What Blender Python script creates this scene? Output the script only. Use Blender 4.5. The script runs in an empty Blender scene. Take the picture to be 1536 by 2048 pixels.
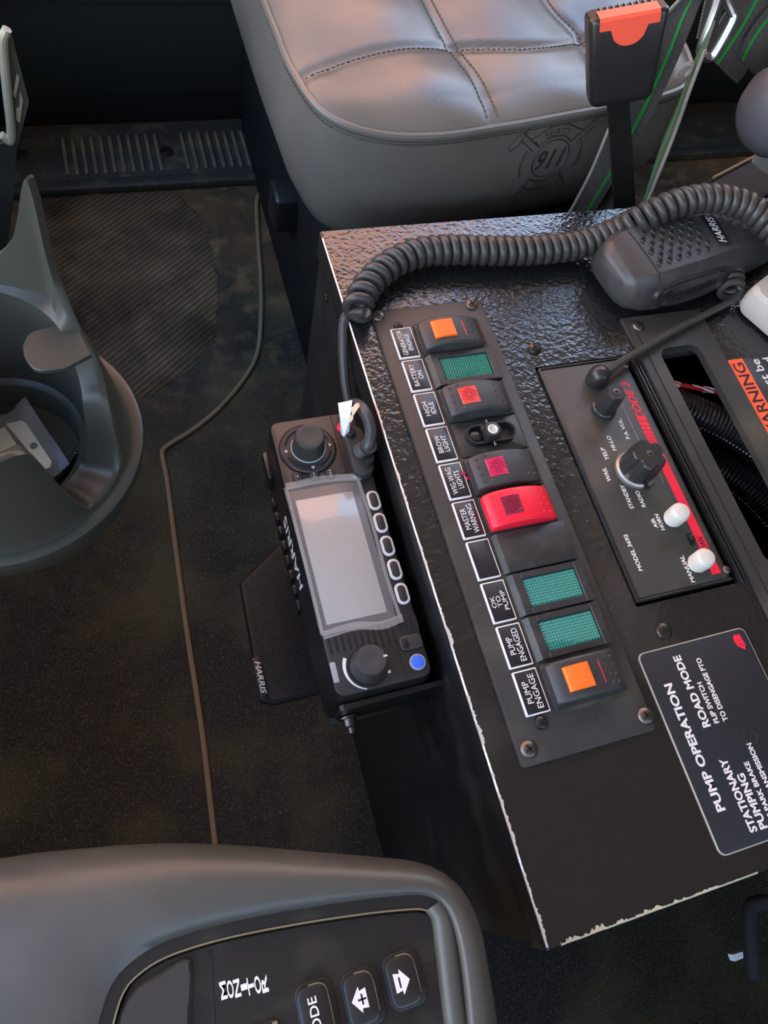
import bpy, bmesh, math, random
from mathutils import Vector, Matrix
random.seed(7)
V = Vector
sc = bpy.context.scene
COL = sc.collection
S = 0.001                                   # everything below is written in millimetres

# ------------------------------------------------------------------ camera
F_PX = 1480.0
CAM = V((-127.65, -382.116, 380.0))
RIGHT = V((0.94941064, -0.26722175, 0.16496051))
UP = V((0.17375286, 0.88454865, 0.43287831))
FWD = V((0.2615901, 0.38231691, -0.88623044))
cd = bpy.data.cameras.new('camera')
cd.sensor_fit = 'VERTICAL'; cd.sensor_height = 36.0
cd.lens = 36.0 * F_PX / 2048.0
cd.clip_start = 0.01; cd.clip_end = 100
cam = bpy.data.objects.new('camera', cd); COL.objects.link(cam)
M = Matrix((RIGHT, UP, -FWD)).transposed().to_4x4(); M.translation = CAM * S
cam.matrix_world = M
sc.camera = cam

# ------------------------------------------------------------------ world, light, exposure
SKY_STRENGTH = 6.5
w = bpy.data.worlds.new('sky'); sc.world = w; w.use_nodes = True
nt = w.node_tree; nt.nodes.clear()
o_ = nt.nodes.new('ShaderNodeOutputWorld'); b_ = nt.nodes.new('ShaderNodeBackground')
tc = nt.nodes.new('ShaderNodeTexCoord'); sx = nt.nodes.new('ShaderNodeSeparateXYZ')
rp = nt.nodes.new('ShaderNodeValToRGB')
rp.color_ramp.elements[0].position = 0.0; rp.color_ramp.elements[0].color = (1.0, 0.96, 0.91, 1)
rp.color_ramp.elements[1].position = 0.75; rp.color_ramp.elements[1].color = (0.22, 0.46, 0.95, 1)
_e = rp.color_ramp.elements.new(0.45); _e.color = (0.68, 0.81, 1.0, 1)
nt.links.new(tc.outputs['Generated'], sx.inputs[0]); nt.links.new(sx.outputs['Z'], rp.inputs[0])
nt.links.new(rp.outputs[0], b_.inputs['Color']); b_.inputs['Strength'].default_value = SKY_STRENGTH
nt.links.new(b_.outputs[0], o_.inputs[0])
sc.view_settings.view_transform = 'Standard'; sc.view_settings.look = 'None'
sc.view_settings.gamma = 1.0; sc.view_settings.use_curve_mapping = False
sc.view_settings.exposure = 0.12

sun = bpy.data.lights.new('sun', 'SUN'); sun.energy = 36.0; sun.angle = math.radians(12); sun.color = (1.0, 0.93, 0.82)
so = bpy.data.objects.new('sun', sun); COL.objects.link(so)
so.rotation_euler = V((-0.22, 0.52, -1.0)).to_track_quat('-Z', 'Y').to_euler()

# ------------------------------------------------------------------ helpers
def at(px, py, axis='z', v=0.0):
    """point on the plane axis = v (mm) seen at a pixel of the 1536 x 2048 photograph"""
    d = RIGHT * (px - 768.0) + UP * (1024.0 - py) + FWD * F_PX
    i = 'xyz'.index(axis)
    return CAM + d * ((v - CAM[i]) / d[i])

def new(): return bmesh.new()

def loft(bm, loops, closed=True, cap0=True, cap1=True):
    vs = [[bm.verts.new(p) for p in lp] for lp in loops]
    n = len(loops[0])
    for a, b in zip(vs, vs[1:]):
        for i in range(n if closed else n - 1):
            j = (i + 1) % n
            try: bm.faces.new((a[i], a[j], b[j], b[i]))
            except ValueError: pass
    if closed and cap0: bm.faces.new(list(reversed(vs[0])))
    if closed and cap1: bm.faces.new(vs[-1])
    return vs

def rrect(w, h, r, n=4, cx=0, cy=0):
    r = max(min(r, w / 2 - 1e-3, h / 2 - 1e-3), 1e-3); pts = []
    for qx, qy, a0 in ((1, 1, 0), (-1, 1, 90), (-1, -1, 180), (1, -1, 270)):
        for k in range(n + 1):
            a = math.radians(a0 + 90 * k / n)
            pts.append((cx + qx * (w / 2 - r) + r * math.cos(a), cy + qy * (h / 2 - r) + r * math.sin(a)))
    return pts

def slab(bm, cx, cy, w, h, z0, z1, r=1.0, bev=0.5, n=4, taper=0.0):
    """rounded rectangle plate with a softened top edge"""
    b = min(bev, (z1 - z0) * .9)
    L = [[V((x, y, z0)) for x, y in rrect(w + 2 * taper, h + 2 * taper, r, n, cx, cy)],
         [V((x, y, z1 - b)) for x, y in rrect(w, h, r, n, cx, cy)],
         [V((x, y, z1 - b * .3)) for x, y in rrect(w - b * .6, h - b * .6, r - b * .3, n, cx, cy)],
         [V((x, y, z1)) for x, y in rrect(w - 2 * b, h - 2 * b, max(r - b, .1), n, cx, cy)]]
    loft(bm, L)

def box(bm, lo, hi, bev=0.0, seg=2, rot=None, piv=None):
    t = bmesh.new(); bmesh.ops.create_cube(t, size=1)
    lo, hi = V(lo), V(hi); c = (lo + hi) / 2; s = hi - lo
    for v in t.verts: v.co = V((v.co.x * s.x, v.co.y * s.y, v.co.z * s.z))
    if bev: bmesh.ops.bevel(t, geom=list(t.edges), offset=bev, segments=seg, affect='EDGES', profile=.5)
    for v in t.verts:
        v.co = (rot @ v.co if rot else v.co) + c
    merge(bm, t)

def merge(bm, t):
    t.verts.index_update(); m = {}
    for v in t.verts: m[v.index] = bm.verts.new(v.co)
    for f in t.faces:
        try: bm.faces.new([m[v.index] for v in f.verts])
        except ValueError: pass
    t.free()

def prism(bm, pts, z0, z1, bev=0.0):
    """extrude a 2-D outline (counter-clockwise) from z0 to z1"""
    n = len(pts)
    L = [[V((x, y, z0)) for x, y in pts]]
    if bev:
        cx = sum(p[0] for p in pts) / n; cy = sum(p[1] for p in pts) / n
        L.append([V((x, y, z1 - bev)) for x, y in pts])
        ins = []
        for x, y in pts:
            d = V((cx - x, cy - y)); d = d.normalized() * bev if d.length > 1e-6 else d
            ins.append(V((x + d.x, y + d.y, z1)))
        L.append(ins)
    else: L.append([V((x, y, z1)) for x, y in pts])
    loft(bm, L)

def frame_of(axis):
    z = V(axis).normalized(); x = z.orthogonal().normalized(); return x, z.cross(x), z

def lathe(bm, prof, loc=(0, 0, 0), axis=(0, 0, 1), n=24, lobes=None):
    """prof = [(radius, height)...]; lobes(angle, r, h) may vary the radius"""
    x, y, z = frame_of(axis)
    if abs(V(axis).normalized().z - 1) < 1e-6: x, y, z = V((1, 0, 0)), V((0, 1, 0)), V((0, 0, 1))
    L = []
    for r, h in prof:
        lp = []
        for k in range(n):
            a = 2 * math.pi * k / n; rr = lobes(a, r, h) if lobes else r
            lp.append(V(loc) + x * (max(rr, 1e-3) * math.cos(a)) + y * (max(rr, 1e-3) * math.sin(a)) + z * h)
        L.append(lp)
    loft(bm, L)

def cr(pts, n=8):
    """Catmull-Rom through points"""
    P = [V(p) for p in pts]; P = [P[0] * 2 - P[1]] + P + [P[-1] * 2 - P[-2]]; out = []
    for i in range(1, len(P) - 2):
        for k in range(n):
            t = k / n; a, b, c, d = P[i - 1], P[i], P[i + 1], P[i + 2]
            out.append(.5 * (2 * b + (c - a) * t + (2 * a - 5 * b + 4 * c - d) * t * t + (3 * b - a - 3 * c + d) * t ** 3))
    out.append(P[-2].copy()); return out

def resample(pts, n):
    L = [0]
    for a, b in zip(pts, pts[1:]): L.append(L[-1] + (b - a).length)
    out = []; j = 0
    for k in range(n):
        s = L[-1] * k / (n - 1)
        while j < len(pts) - 2 and L[j + 1] < s: j += 1
        t = (s - L[j]) / max(L[j + 1] - L[j], 1e-9); out.append(pts[j].lerp(pts[j + 1], min(max(t, 0), 1)))
    return out

def plen(pts): return sum((b - a).length for a, b in zip(pts, pts[1:]))

def frames(pts):
    T = []
    for i in range(len(pts)):
        T.append((pts[min(i + 1, len(pts) - 1)] - pts[max(i - 1, 0)]).normalized())
    N = T[0].orthogonal().normalized(); out = []
    for t in T:
        N = (N - t * N.dot(t)); N = N.normalized() if N.length > 1e-6 else t.orthogonal().normalized()
        out.append((t, N, t.cross(N)))
    return out

def tube(bm, pts, r, n=8, rf=None):
    L = []
    for i, (p, (t, a, b)) in enumerate(zip(pts, frames(pts))):
        rr = rf(i, len(pts)) if rf else r
        L.append([p + a * rr * math.cos(2 * math.pi * k / n) + b * rr * math.sin(2 * math.pi * k / n) for k in range(n)])
    loft(bm, L)

def ring(bm, c, R, r, ex=V((1, 0, 0)), ey=V((0, 1, 0)), n=24, m=6, a0=0, a1=360):
    ez = ex.cross(ey); closed = abs(a1 - a0) >= 359.9; L = []
    N = n if closed else n + 1
    for k in range(N):
        a = math.radians(a0 + (a1 - a0) * k / n); d = ex * math.cos(a) + ey * math.sin(a)
        L.append([V(c) + d * (R + r * math.cos(2 * math.pi * q / m)) + ez * r * math.sin(2 * math.pi * q / m) for q in range(m)])
    if closed: L.append(L[0]); loft(bm, L, cap0=False, cap1=False); bmesh.ops.remove_doubles(bm, verts=bm.verts, dist=1e-4)
    else: loft(bm, L)

def ribbon(bm, ctr, wid, th=1.3):
    """flat strap: centre points and half-width vectors"""
    L = []
    n = len(ctr)
    for i in range(n):
        t = (ctr[min(i + 1, n - 1)] - ctr[max(i - 1, 0)]).normalized(); nrm = t.cross(wid[i]).normalized() * (th / 2)
        L.append([ctr[i] - wid[i] - nrm, ctr[i] + wid[i] - nrm, ctr[i] + wid[i] + nrm, ctr[i] - wid[i] + nrm])
    loft(bm, L)

WL = {}
def obj(name, bm, mat, parent=None, label=None, cat=None, group=None, kind=None, smooth=32):
    bm.normal_update(); bmesh.ops.recalc_face_normals(bm, faces=bm.faces)
    for v in bm.verts: v.co *= S
    if parent is None:
        xs = [v.co.x for v in bm.verts]; ys = [v.co.y for v in bm.verts]; zs = [v.co.z for v in bm.verts]
        org = V(((min(xs) + max(xs)) / 2, (min(ys) + max(ys)) / 2, min(zs)))
    else: org = WL[parent.name]
    for v in bm.verts: v.co -= org
    me = bpy.data.meshes.new(name); bm.to_mesh(me); bm.free()
    if smooth:
        me.shade_smooth(); me.set_sharp_from_angle(angle=math.radians(smooth))
    me.materials.append(mat)
    o = bpy.data.objects.new(name, me); COL.objects.link(o)
    if parent is None: o.location = org
    else: o.parent = parent
    WL[o.name] = org
    tag(o, label, cat, group, kind)
    return o

def tag(o, label=None, cat=None, group=None, kind=None):
    if label: o['label'] = label
    if cat: o['category'] = cat
    if group: o['group'] = group
    if kind: o['kind'] = kind

def thing(name, loc, label, cat, group=None, kind=None):
    o = bpy.data.objects.new(name, None); COL.objects.link(o)
    o.empty_display_size = .02; o.location = V(loc) * S; WL[o.name] = V(loc) * S
    tag(o, label, cat, group, kind); return o

def dup(root, loc, label, group=None):
    r = root.copy(); COL.objects.link(r); r.location = V(loc) * S; WL[r.name] = V(loc) * S
    r['label'] = label
    if group: r['group'] = group
    for ch in list(root.children):
        c = ch.copy(); COL.objects.link(c); c.parent = r
        for g in list(ch.children):
            d = g.copy(); COL.objects.link(d); d.parent = c
    return r

EX, EY, EZ = V((1, 0, 0)), V((0, 1, 0)), V((0, 0, 1))
def text(bm, body, c, L, H, ex=EY, ey=-EX, bold=.0, ext=.06, shear=0.0):
    """flat lettering centred on c, reading along ex for L mm with letters H mm tall (several lines: H is the block's height)"""
    cu = bpy.data.curves.new('t', 'FONT'); cu.body = body; cu.size = 1; cu.align_x = 'CENTER'; cu.resolution_u = 3
    cu.offset = bold; cu.space_line = .92; cu.shear = shear; cu.fill_mode = 'FRONT'
    to = bpy.data.objects.new('t', cu); COL.objects.link(to)
    dg = bpy.context.evaluated_depsgraph_get(); me = bpy.data.meshes.new_from_object(to.evaluated_get(dg))
    bpy.data.objects.remove(to); bpy.data.curves.remove(cu)
    xs = [v.co.x for v in me.vertices]; ys = [v.co.y for v in me.vertices]
    if not xs: return
    x0, x1, y0, y1 = min(xs), max(xs), min(ys), max(ys); ez = ex.cross(ey)
    kx = L / (x1 - x0) if L else H / (y1 - y0); ky = H / (y1 - y0)
    vs = [bm.verts.new(V(c) + ex * ((v.co.x - (x0 + x1) / 2) * kx) + ey * ((v.co.y - (y0 + y1) / 2) * ky) + ez * ext) for v in me.vertices]
    for p in me.polygons:
        try: bm.faces.new([vs[i] for i in p.vertices])
        except ValueError: pass
    bpy.data.meshes.remove(me)

# ------------------------------------------------------------------ materials
MATS = {}
def mat(name, col, rough=.5, metal=0.0, bump=None, mix=(), trans=0.0, alpha=1.0, spec=.5, coat=0.0, ior=1.5, emit=None, rvar=None):
    """bump = (scale, strength, distance_mm, detail); mix = [(colour, scale, low, high[, detail])...] stains and dust laid over the base"""
    m = bpy.data.materials.new(name); m.use_nodes = True; t = m.node_tree; P = t.nodes['Principled BSDF']
    P.inputs['Base Color'].default_value = (*col, 1); P.inputs['Roughness'].default_value = rough
    P.inputs['Metallic'].default_value = metal; P.inputs['IOR'].default_value = ior
    P.inputs['Specular IOR Level'].default_value = spec; P.inputs['Coat Weight'].default_value = coat
    P.inputs['Transmission Weight'].default_value = trans; P.inputs['Alpha'].default_value = alpha
    if emit: P.inputs['Emission Color'].default_value = (*emit[0], 1); P.inputs['Emission Strength'].default_value = emit[1]
    tc = t.nodes.new('ShaderNodeTexCoord'); src = None
    for k, q in enumerate(mix):
        c2, scl, lo, hi = q[:4]
        nz = t.nodes.new('ShaderNodeTexNoise'); nz.inputs['Scale'].default_value = scl; nz.inputs['Detail'].default_value = q[4] if len(q) > 4 else 4
        mp = t.nodes.new('ShaderNodeMapping'); mp.inputs['Location'].default_value = (3.1 * k + 1, 1.7 * k, .3 * k)
        rm = t.nodes.new('ShaderNodeMapRange'); rm.inputs['From Min'].default_value = lo; rm.inputs['From Max'].default_value = hi
        mx = t.nodes.new('ShaderNodeMix'); mx.data_type = 'RGBA'; mx.inputs['B'].default_value = (*c2, 1)
        t.links.new(tc.outputs['Object'], mp.inputs[0]); t.links.new(mp.outputs[0], nz.inputs['Vector'])
        t.links.new(nz.outputs[0], rm.inputs['Value']); t.links.new(rm.outputs[0], mx.inputs['Factor'])
        if src: t.links.new(src, mx.inputs['A'])
        else: mx.inputs['A'].default_value = (*col, 1)
        src = mx.outputs['Result']
    if src: t.links.new(src, P.inputs['Base Color'])
    if rvar:
        nz = t.nodes.new('ShaderNodeTexNoise'); nz.inputs['Scale'].default_value = rvar[0]
        rm = t.nodes.new('ShaderNodeMapRange'); rm.inputs['From Min'].default_value = .35; rm.inputs['From Max'].default_value = .65
        rm.inputs['To Min'].default_value = rvar[1]; rm.inputs['To Max'].default_value = rvar[2]
        t.links.new(tc.outputs['Object'], nz.inputs['Vector']); t.links.new(nz.outputs[0], rm.inputs['Value']); t.links.new(rm.outputs[0], P.inputs['Roughness'])
    if bump:
        nz = t.nodes.new('ShaderNodeTexNoise'); nz.inputs['Scale'].default_value = bump[0]; nz.inputs['Detail'].default_value = bump[3] if len(bump) > 3 else 2
        bp = t.nodes.new('ShaderNodeBump'); bp.inputs['Strength'].default_value = bump[1]; bp.inputs['Distance'].default_value = bump[2] * S
        t.links.new(tc.outputs['Object'], nz.inputs['Vector']); t.links.new(nz.outputs[0], bp.inputs['Height']); t.links.new(bp.outputs[0], P.inputs['Normal'])
    MATS[name] = m; return m

dust = (.16, .14, .10)
m_console = mat('black textured paint', (.009, .009, .0095), .18, spec=.8, bump=(300, .7, 1.0, 1.5), mix=[((.05, .047, .04), 9, .55, .85)])
m_side = mat('black side paint', (.010, .010, .011), .34, bump=(60, .15, .5), mix=[((.03, .03, .028), 30, .5, .8)])
m_chip = mat('bare metal chips', (.72, .69, .64), .35, .6, bump=(900, .6, .5))
m_chip2 = mat('cream primer chips', (.42, .39, .27), .6, bump=(900, .6, .5))
m_panel = mat('switch panel plastic', (.026, .025, .024), .48, bump=(1500, .15, .1), mix=[((.06, .055, .042), 22, .52, .8), ((.20, .18, .12), 1400, .72, .80, 1)])
m_switch = mat('switch body plastic', (.030, .031, .033), .46, bump=(2600, .12, .1), mix=[((.055, .053, .05), 60, .5, .8)])
m_frame = mat('switch frame plastic', (.022, .022, .023), .42, mix=[((.05, .047, .04), 80, .5, .8)])
m_bed = mat('dusty switch bed', (.030, .028, .023), .7, spec=.25, mix=[((.085, .072, .045), 55, .42, .66), ((.20, .17, .11), 900, .66, .78, 1)])
m_lensdk = mat('lens pattern', (.16, .004, .012), .3)
m_red = mat('red rocker plastic', (.78, .012, .035), .38, bump=(2600, .1, .1))
m_orange = mat('orange plastic', (1.0, .16, .010), .45)
m_lens_red = mat('red translucent lens', (.72, .03, .025), .18, bump=(900, .7, .6), coat=.4)
m_lens_mag = mat('magenta translucent lens', (.50, .004, .07), .16, bump=(900, .7, .6), coat=.4)
m_lens_dark = mat('dark crimson lens', (.20, .003, .035), .18, bump=(900, .6, .6), coat=.4)
m_green = mat('green lens', (.006, .16, .11), .22, coat=.3)
m_white = mat('white engraving', (.66, .65, .63), .55)
m_labelblk = mat('label black', (.012, .012, .016), .35)
m_steel = mat('screw steel', (.15, .13, .11), .42, 1.0, mix=[((.12, .10, .08), 400, .5, .7)])
m_dkscrew = mat('blackened screw', (.07, .065, .06), .34, .9)
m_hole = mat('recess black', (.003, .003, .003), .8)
m_siren = mat('siren faceplate', (.036, .035, .031), .47, bump=(2200, .25, .12), mix=[((.075, .068, .05), 26, .5, .75), ((.22, .19, .13), 1100, .74, .80, 1)])
m_bez = mat('siren bezel', (.014, .014, .014), .4)
m_knob = mat('knob plastic', (.018, .018, .019), .34)
m_knobring = mat('knob satin ring', (.30, .29, .26), .35, .7)
m_redprint = mat('red print', (.80, .012, .045), .45)
m_btn = mat('white push button', (.54, .53, .48), .5, bump=(3500, .2, .1))
m_cover = mat('cover plate', (.026, .026, .025), .45, mix=[((.075, .07, .05), 18, .5, .8)])
m_orangep = mat('orange print', (.90, .105, .03), .5)
m_placard = mat('placard', (.014, .017, .022), .38, bump=(300, .04, .2))
m_border = mat('placard border', (.33, .31, .25), .6)
m_radio = mat('radio plastic', (.022, .022, .023), .42, bump=(4200, .08, .08))
m_radioside = mat('radio body', (.008, .008, .009), .36)
m_radioknob = mat('radio knob rubber', (.032, .033, .032), .52)
m_ringgrey = mat('translucent ring', (.35, .42, .45), .3)
m_bezelglass = mat('screen bezel', (.045, .045, .047), .25)
m_screen = mat('screen glass', (.30, .29, .27), .16, mix=[((.60, .58, .55), 1000, .77, .80, 1)], coat=.6)  # grey base carries the film's haze and the reflected brightness
m_film = mat('protective film', (.75, .75, .73), .12, alpha=.10)
m_pill = mat('pill outline', (.52, .53, .53), .4)
m_sidel = mat('frosted light', (.26, .28, .28), .45)
m_filmedge = mat('film edge', (.70, .70, .68), .2, alpha=.13)
m_blue = mat('blue button', (.05, .16, .80), .35)
m_mesh = mat('speaker grille', (.020, .020, .021), .28)
m_cord = mat('cord rubber', (.036, .035, .033), .42, mix=[((.06, .057, .05), 300, .5, .8)])
m_mic = mat('mic plastic', (.030, .030, .031), .42, bump=(2800, .15, .1), mix=[((.06, .056, .05), 90, .5, .8)])
m_leather = mat('seat vinyl', (.105, .10, .088), .36, bump=(520, .16, .6, 3), mix=[((.085, .082, .075), 12, .4, .7)], rvar=(14, .24, .40))
m_stitch = mat('seat thread', (.05, .047, .04), .7)
m_emb = mat('embossed vinyl', (.020, .020, .020), .5)
m_seatbox = mat('seat riser', (.010, .010, .010), .6, spec=.25)
m_belt = mat('belt webbing', (.085, .086, .084), .75)
m_beltedge = mat('belt edge weave', (.20, .195, .175), .85, bump=(1400, .8, .6))
m_beltgrn = mat('belt green stripe', (.004, .30, .035), .7)
m_chrome = mat('chrome', (.50, .50, .50), .28, 1.0)
m_brass = mat('lit zinc', (.55, .52, .40), .34, .6)  # lit parts of the tongue's zinc, their brightness put in the colour
m_zinc = mat('dull zinc', (.10, .095, .075), .35, .5)
m_bucklered = mat('buckle red', (.74, .085, .045), .4)
m_buckle = mat('buckle plastic', (.012, .012, .013), .33)
m_cup = mat('cup holder plastic', (.036, .037, .030), .40, spec=.35, bump=(2600, .1, .1))
m_dash = mat('dash plastic', (.052, .054, .047), .42, bump=(1500, .15, .15), mix=[((.085, .083, .072), 15, .5, .8)])
m_dashblk = mat('selector plastic', (.012, .012, .012), .30, mix=[((.035, .032, .026), 40, .55, .8), ((.17, .15, .10), 60, .72, .82)])
m_selwin = mat('selector window', (.030, .030, .028), .35)
m_selbtn = mat('selector button', (.014, .014, .015), .32)
m_wornbrass = mat('worn edge', (.16, .13, .07), .5)
m_bracket = mat('bagged bracket metal', (.62, .63, .55), .35, .55)
m_bag = mat('clear bag', (.9, .92, .92), .06, alpha=.16)
m_door = mat('door trim', (.016, .019, .017), .6, spec=.25, bump=(900, .1, .2))
m_sillrib = mat('worn sill ribs', (.10, .092, .07), .5, mix=[((.20, .15, .08), 25, .55, .75)])
m_sill = mat('sill plate', (.032, .032, .027), .5, spec=.3, bump=(500, .2, .3), mix=[((.10, .085, .05), 40, .52, .75)])
m_dirtstrip = mat('dirty trim strip', (.21, .15, .075), .6)
m_conduit = mat('split conduit', (.014, .014, .014), .36)
m_redwire = mat('red wire', (.45, .012, .015), .4)
m_tag = mat('paper tag', (.66, .70, .73), .5)
m_tape = mat('clear yellow tape', (.62, .58, .40), .35)
m_fabric = mat('pale rough plastic', (.42, .40, .36), .8, bump=(900, .5, .6))
m_bolster = mat('grey blue vinyl', (.075, .075, .088), .45, bump=(700, .2, .4))
m_roof = mat('headliner', (.43, .43, .42), .9)
m_shell = mat('cab trim', (.06, .06, .06), .8)
m_brick = mat('building wall', (.54, .28, .20), .9)
m_ground = mat('dirt ground', (.25, .215, .18), .95)

# floor rubber: dirt lies browner towards the door, olive speckle elsewhere
def node_mix(t, fac, a, bcol):
    mx = t.nodes.new('ShaderNodeMix'); mx.data_type = 'RGBA'; mx.inputs['B'].default_value = (*bcol, 1)
    t.links.new(fac, mx.inputs['Factor'])
    if isinstance(a, tuple): mx.inputs['A'].default_value = (*a, 1)
    else: t.links.new(a, mx.inputs['A'])
    return mx.outputs['Result']
def node_noise(t, tc, scale, lo, hi, detail=3, off=0.0):
    mp = t.nodes.new('ShaderNodeMapping'); mp.inputs['Location'].default_value = (off, off * .7, 0)
    nz = t.nodes.new('ShaderNodeTexNoise'); nz.inputs['Scale'].default_value = scale; nz.inputs['Detail'].default_value = detail
    rm = t.nodes.new('ShaderNodeMapRange'); rm.inputs['From Min'].default_value = lo; rm.inputs['From Max'].default_value = hi
    t.links.new(tc.outputs['Object'], mp.inputs[0]); t.links.new(mp.outputs[0], nz.inputs['Vector']); t.links.new(nz.outputs[0], rm.inputs['Value'])
    return rm.outputs[0], nz.outputs[0]
def node_mul(t, a, b2):
    m = t.nodes.new('ShaderNodeMath'); m.operation = 'MULTIPLY'; t.links.new(a, m.inputs[0])
    if isinstance(b2, float): m.inputs[1].default_value = b2
    else: t.links.new(b2, m.inputs[1])
    return m.outputs[0]
def floor_mat():
    m = mat('rubber floor', (.026, .024, .018), .65, spec=.12); t = m.node_tree; P = t.nodes['Principled BSDF']; tc = t.nodes.new('ShaderNodeTexCoord')
    sp = t.nodes.new('ShaderNodeSeparateXYZ'); t.links.new(tc.outputs['Object'], sp.inputs[0])
    gy = t.nodes.new('ShaderNodeMapRange'); gy.inputs['From Min'].default_value = .40; gy.inputs['From Max'].default_value = .72; t.links.new(sp.outputs['Y'], gy.inputs['Value'])
    br, _ = node_noise(t, tc, 8, .35, .62, 5); br2, _ = node_noise(t, tc, 38, .50, .68, 4, 2.0); sk, h = node_noise(t, tc, 460, .48, .75, 2, 1.0); ol, _ = node_noise(t, tc, 10, .46, .66, 4, 5.0)
    c = node_mix(t, node_mul(t, ol, .6), (.026, .024, .018), (.085, .077, .036))
    c = node_mix(t, node_mul(t, sk, .55), c, (.105, .094, .062))
    c = node_mix(t, node_mul(t, node_mul(t, gy.outputs[0], br), .8), c, (.13, .076, .036))
    c = node_mix(t, node_mul(t, node_mul(t, gy.outputs[0], br2), .8), c, (.22, .13, .06))
    fl_, _ = node_noise(t, tc, 700, .735, .76, 1, 9.0); c = node_mix(t, fl_, c, (.45, .42, .33))
    t.links.new(c, P.inputs['Base Color'])
    bp = t.nodes.new('ShaderNodeBump'); bp.inputs['Strength'].default_value = .9; bp.inputs['Distance'].default_value = .0016; t.links.new(h, bp.inputs['Height']); t.links.new(bp.outputs[0], P.inputs['Normal'])
    return m
m_floor = floor_mat()
# ribs of the mat are 4 px apart in the photo: relief is a bump, the grooves' shade is painted in the colour
def ribbed():
    m = mat('ribbed dirty mat', (.03, .02, .012), .8, spec=.1); t = m.node_tree; P = t.nodes['Principled BSDF']; tc = t.nodes.new('ShaderNodeTexCoord')
    mp = t.nodes.new('ShaderNodeMapping'); mp.inputs['Rotation'].default_value = (0, 0, math.radians(52))
    wv = t.nodes.new('ShaderNodeTexWave'); wv.inputs['Scale'].default_value = 46; wv.wave_type = 'BANDS'
    t.links.new(tc.outputs['Object'], mp.inputs[0]); t.links.new(mp.outputs[0], wv.inputs['Vector'])
    a, _ = node_noise(t, tc, 9, .36, .64, 5); b2, _ = node_noise(t, tc, 26, .48, .70, 4, 3.0)
    c = node_mix(t, a, (.050, .034, .021), (.20, .128, .068)); c = node_mix(t, node_mul(t, b2, .7), c, (.29, .185, .10))
    inv = t.nodes.new('ShaderNodeMath'); inv.operation = 'SUBTRACT'; inv.inputs[0].default_value = 1.0; t.links.new(wv.outputs[0], inv.inputs[1])
    c = node_mix(t, node_mul(t, inv.outputs[0], .6), c, (.028, .020, .013)); t.links.new(c, P.inputs['Base Color'])
    bp = t.nodes.new('ShaderNodeBump'); bp.inputs['Strength'].default_value = .8; bp.inputs['Distance'].default_value = .0025
    t.links.new(wv.outputs[0], bp.inputs['Height']); t.links.new(bp.outputs[0], P.inputs['Normal'])
    return m
m_ribs = ribbed()

# ------------------------------------------------------------------ the setting
FZ = -395.0
def plate(name, lo, hi, m, kind='structure', label=None, bev=0):
    b = new(); box(b, lo, hi, bev); return obj(name, b, m, kind=kind, label=label)
fl = plate('floor', (-900, -1350, FZ - 20), (1300, 640, FZ), m_floor, label='black pebbled rubber cab floor with brown dirt')
# ribbed brown part of the mat in the passenger footwell
b = new()
rib_px = [(95, 372), (300, 368), (385, 420), (425, 500), (436, 590), (425, 680), (380, 735), (285, 800), (200, 790), (60, 700), (20, 500)]
pts = [at(x, y, 'z', FZ) for x, y in rib_px]; cpt = cr(pts + [pts[0]], 5)[:-1]
prism(b, [(p.x + random.uniform(-5, 5), p.y + random.uniform(-5, 5)) for p in cpt][::-1], FZ - 1, FZ + .6)
obj('ribbed_mat_patch', b, m_ribs, fl, label='brown dirty mat area with fine diagonal ribs')
# raised seam of the floor mat
b = new()
sp = [at(x, y, 'z', FZ + 2) for x, y in [(440, 1760), (428, 1670), (410, 1510), (392, 1380), (372, 1250), (352, 1100), (334, 960), (325, 912), (333, 893), (385, 860), (440, 815), (490, 755), (515, 705), (522, 640), (522, 560), (516, 470), (514, 400), (530, 376)]]
tube(b, cr(sp, 6), 3.0, 8)
obj('trim_1', b, m_dirtstrip, kind='structure', label='thin dirty raised seam running across the rubber floor')
# passenger door, sill
dr = thing('door_1', (60, 640, FZ), 'dark grey passenger door panel behind the seat', None, kind='structure')
b = new(); box(b, (-900, 622, -345), (1300, 660, -214), 6); obj('lower_panel', b, m_door, dr)
b = new(); box(b, (-900, 612, -214), (1300, 660, -196), 6); obj('ledge', b, m_cup, dr)
b = new(); box(b, (-900, 632, -196), (1300, 660, 300), 6); obj('upper_panel', b, m_door, dr)
b = new(); box(b, (-900, 634, FZ), (1300, 660, -345), 3); obj('kick_strip', b, m_seatbox, dr)
sl = thing('trim_2', (60, 560, FZ), 'dark ribbed door sill plate at the edge of the footwell', None, kind='structure')
b = new(); box(b, (-700, 500, FZ), (1000, 620, -384), 3); obj('sill_base', b, m_sill, sl)
b = new(); box(b, (-700, 494, FZ), (1000, 512, -381.5), 3.5, 3); obj('sill_lip', b, m_sill, sl)
b = new(); box(b, (-3.4, -27, 0), (3.4, 27, 3.2), 1.4); me_r = None
first = None
for i in range(70):
    x = -230 + i * 12.4
    if -62 < x < -42 or x < -200 or 60 < x < 260: continue
    if first is None:
        b.free(); b = new(); box(b, (x - 2.6, 520, -384.5), (x + 2.6, 594, -381.0), 1.2); first = obj('sill_rib', b, m_sillrib, sl); fx = x
    else:
        c = first.copy(); COL.objects.link(c); c.parent = sl; c.location = V(((x - fx) * S, 0, 0))
for px, py in ((333, 303), (43, 310)):
    p = at(px, py, 'z', -383); b = new(); lathe(b, [(9, 0), (9, 1.2), (5, 2.2), (4.6, .6), (.1, .5)], p, n=18); obj('sill_screw', b, m_dkscrew, sl)

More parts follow.
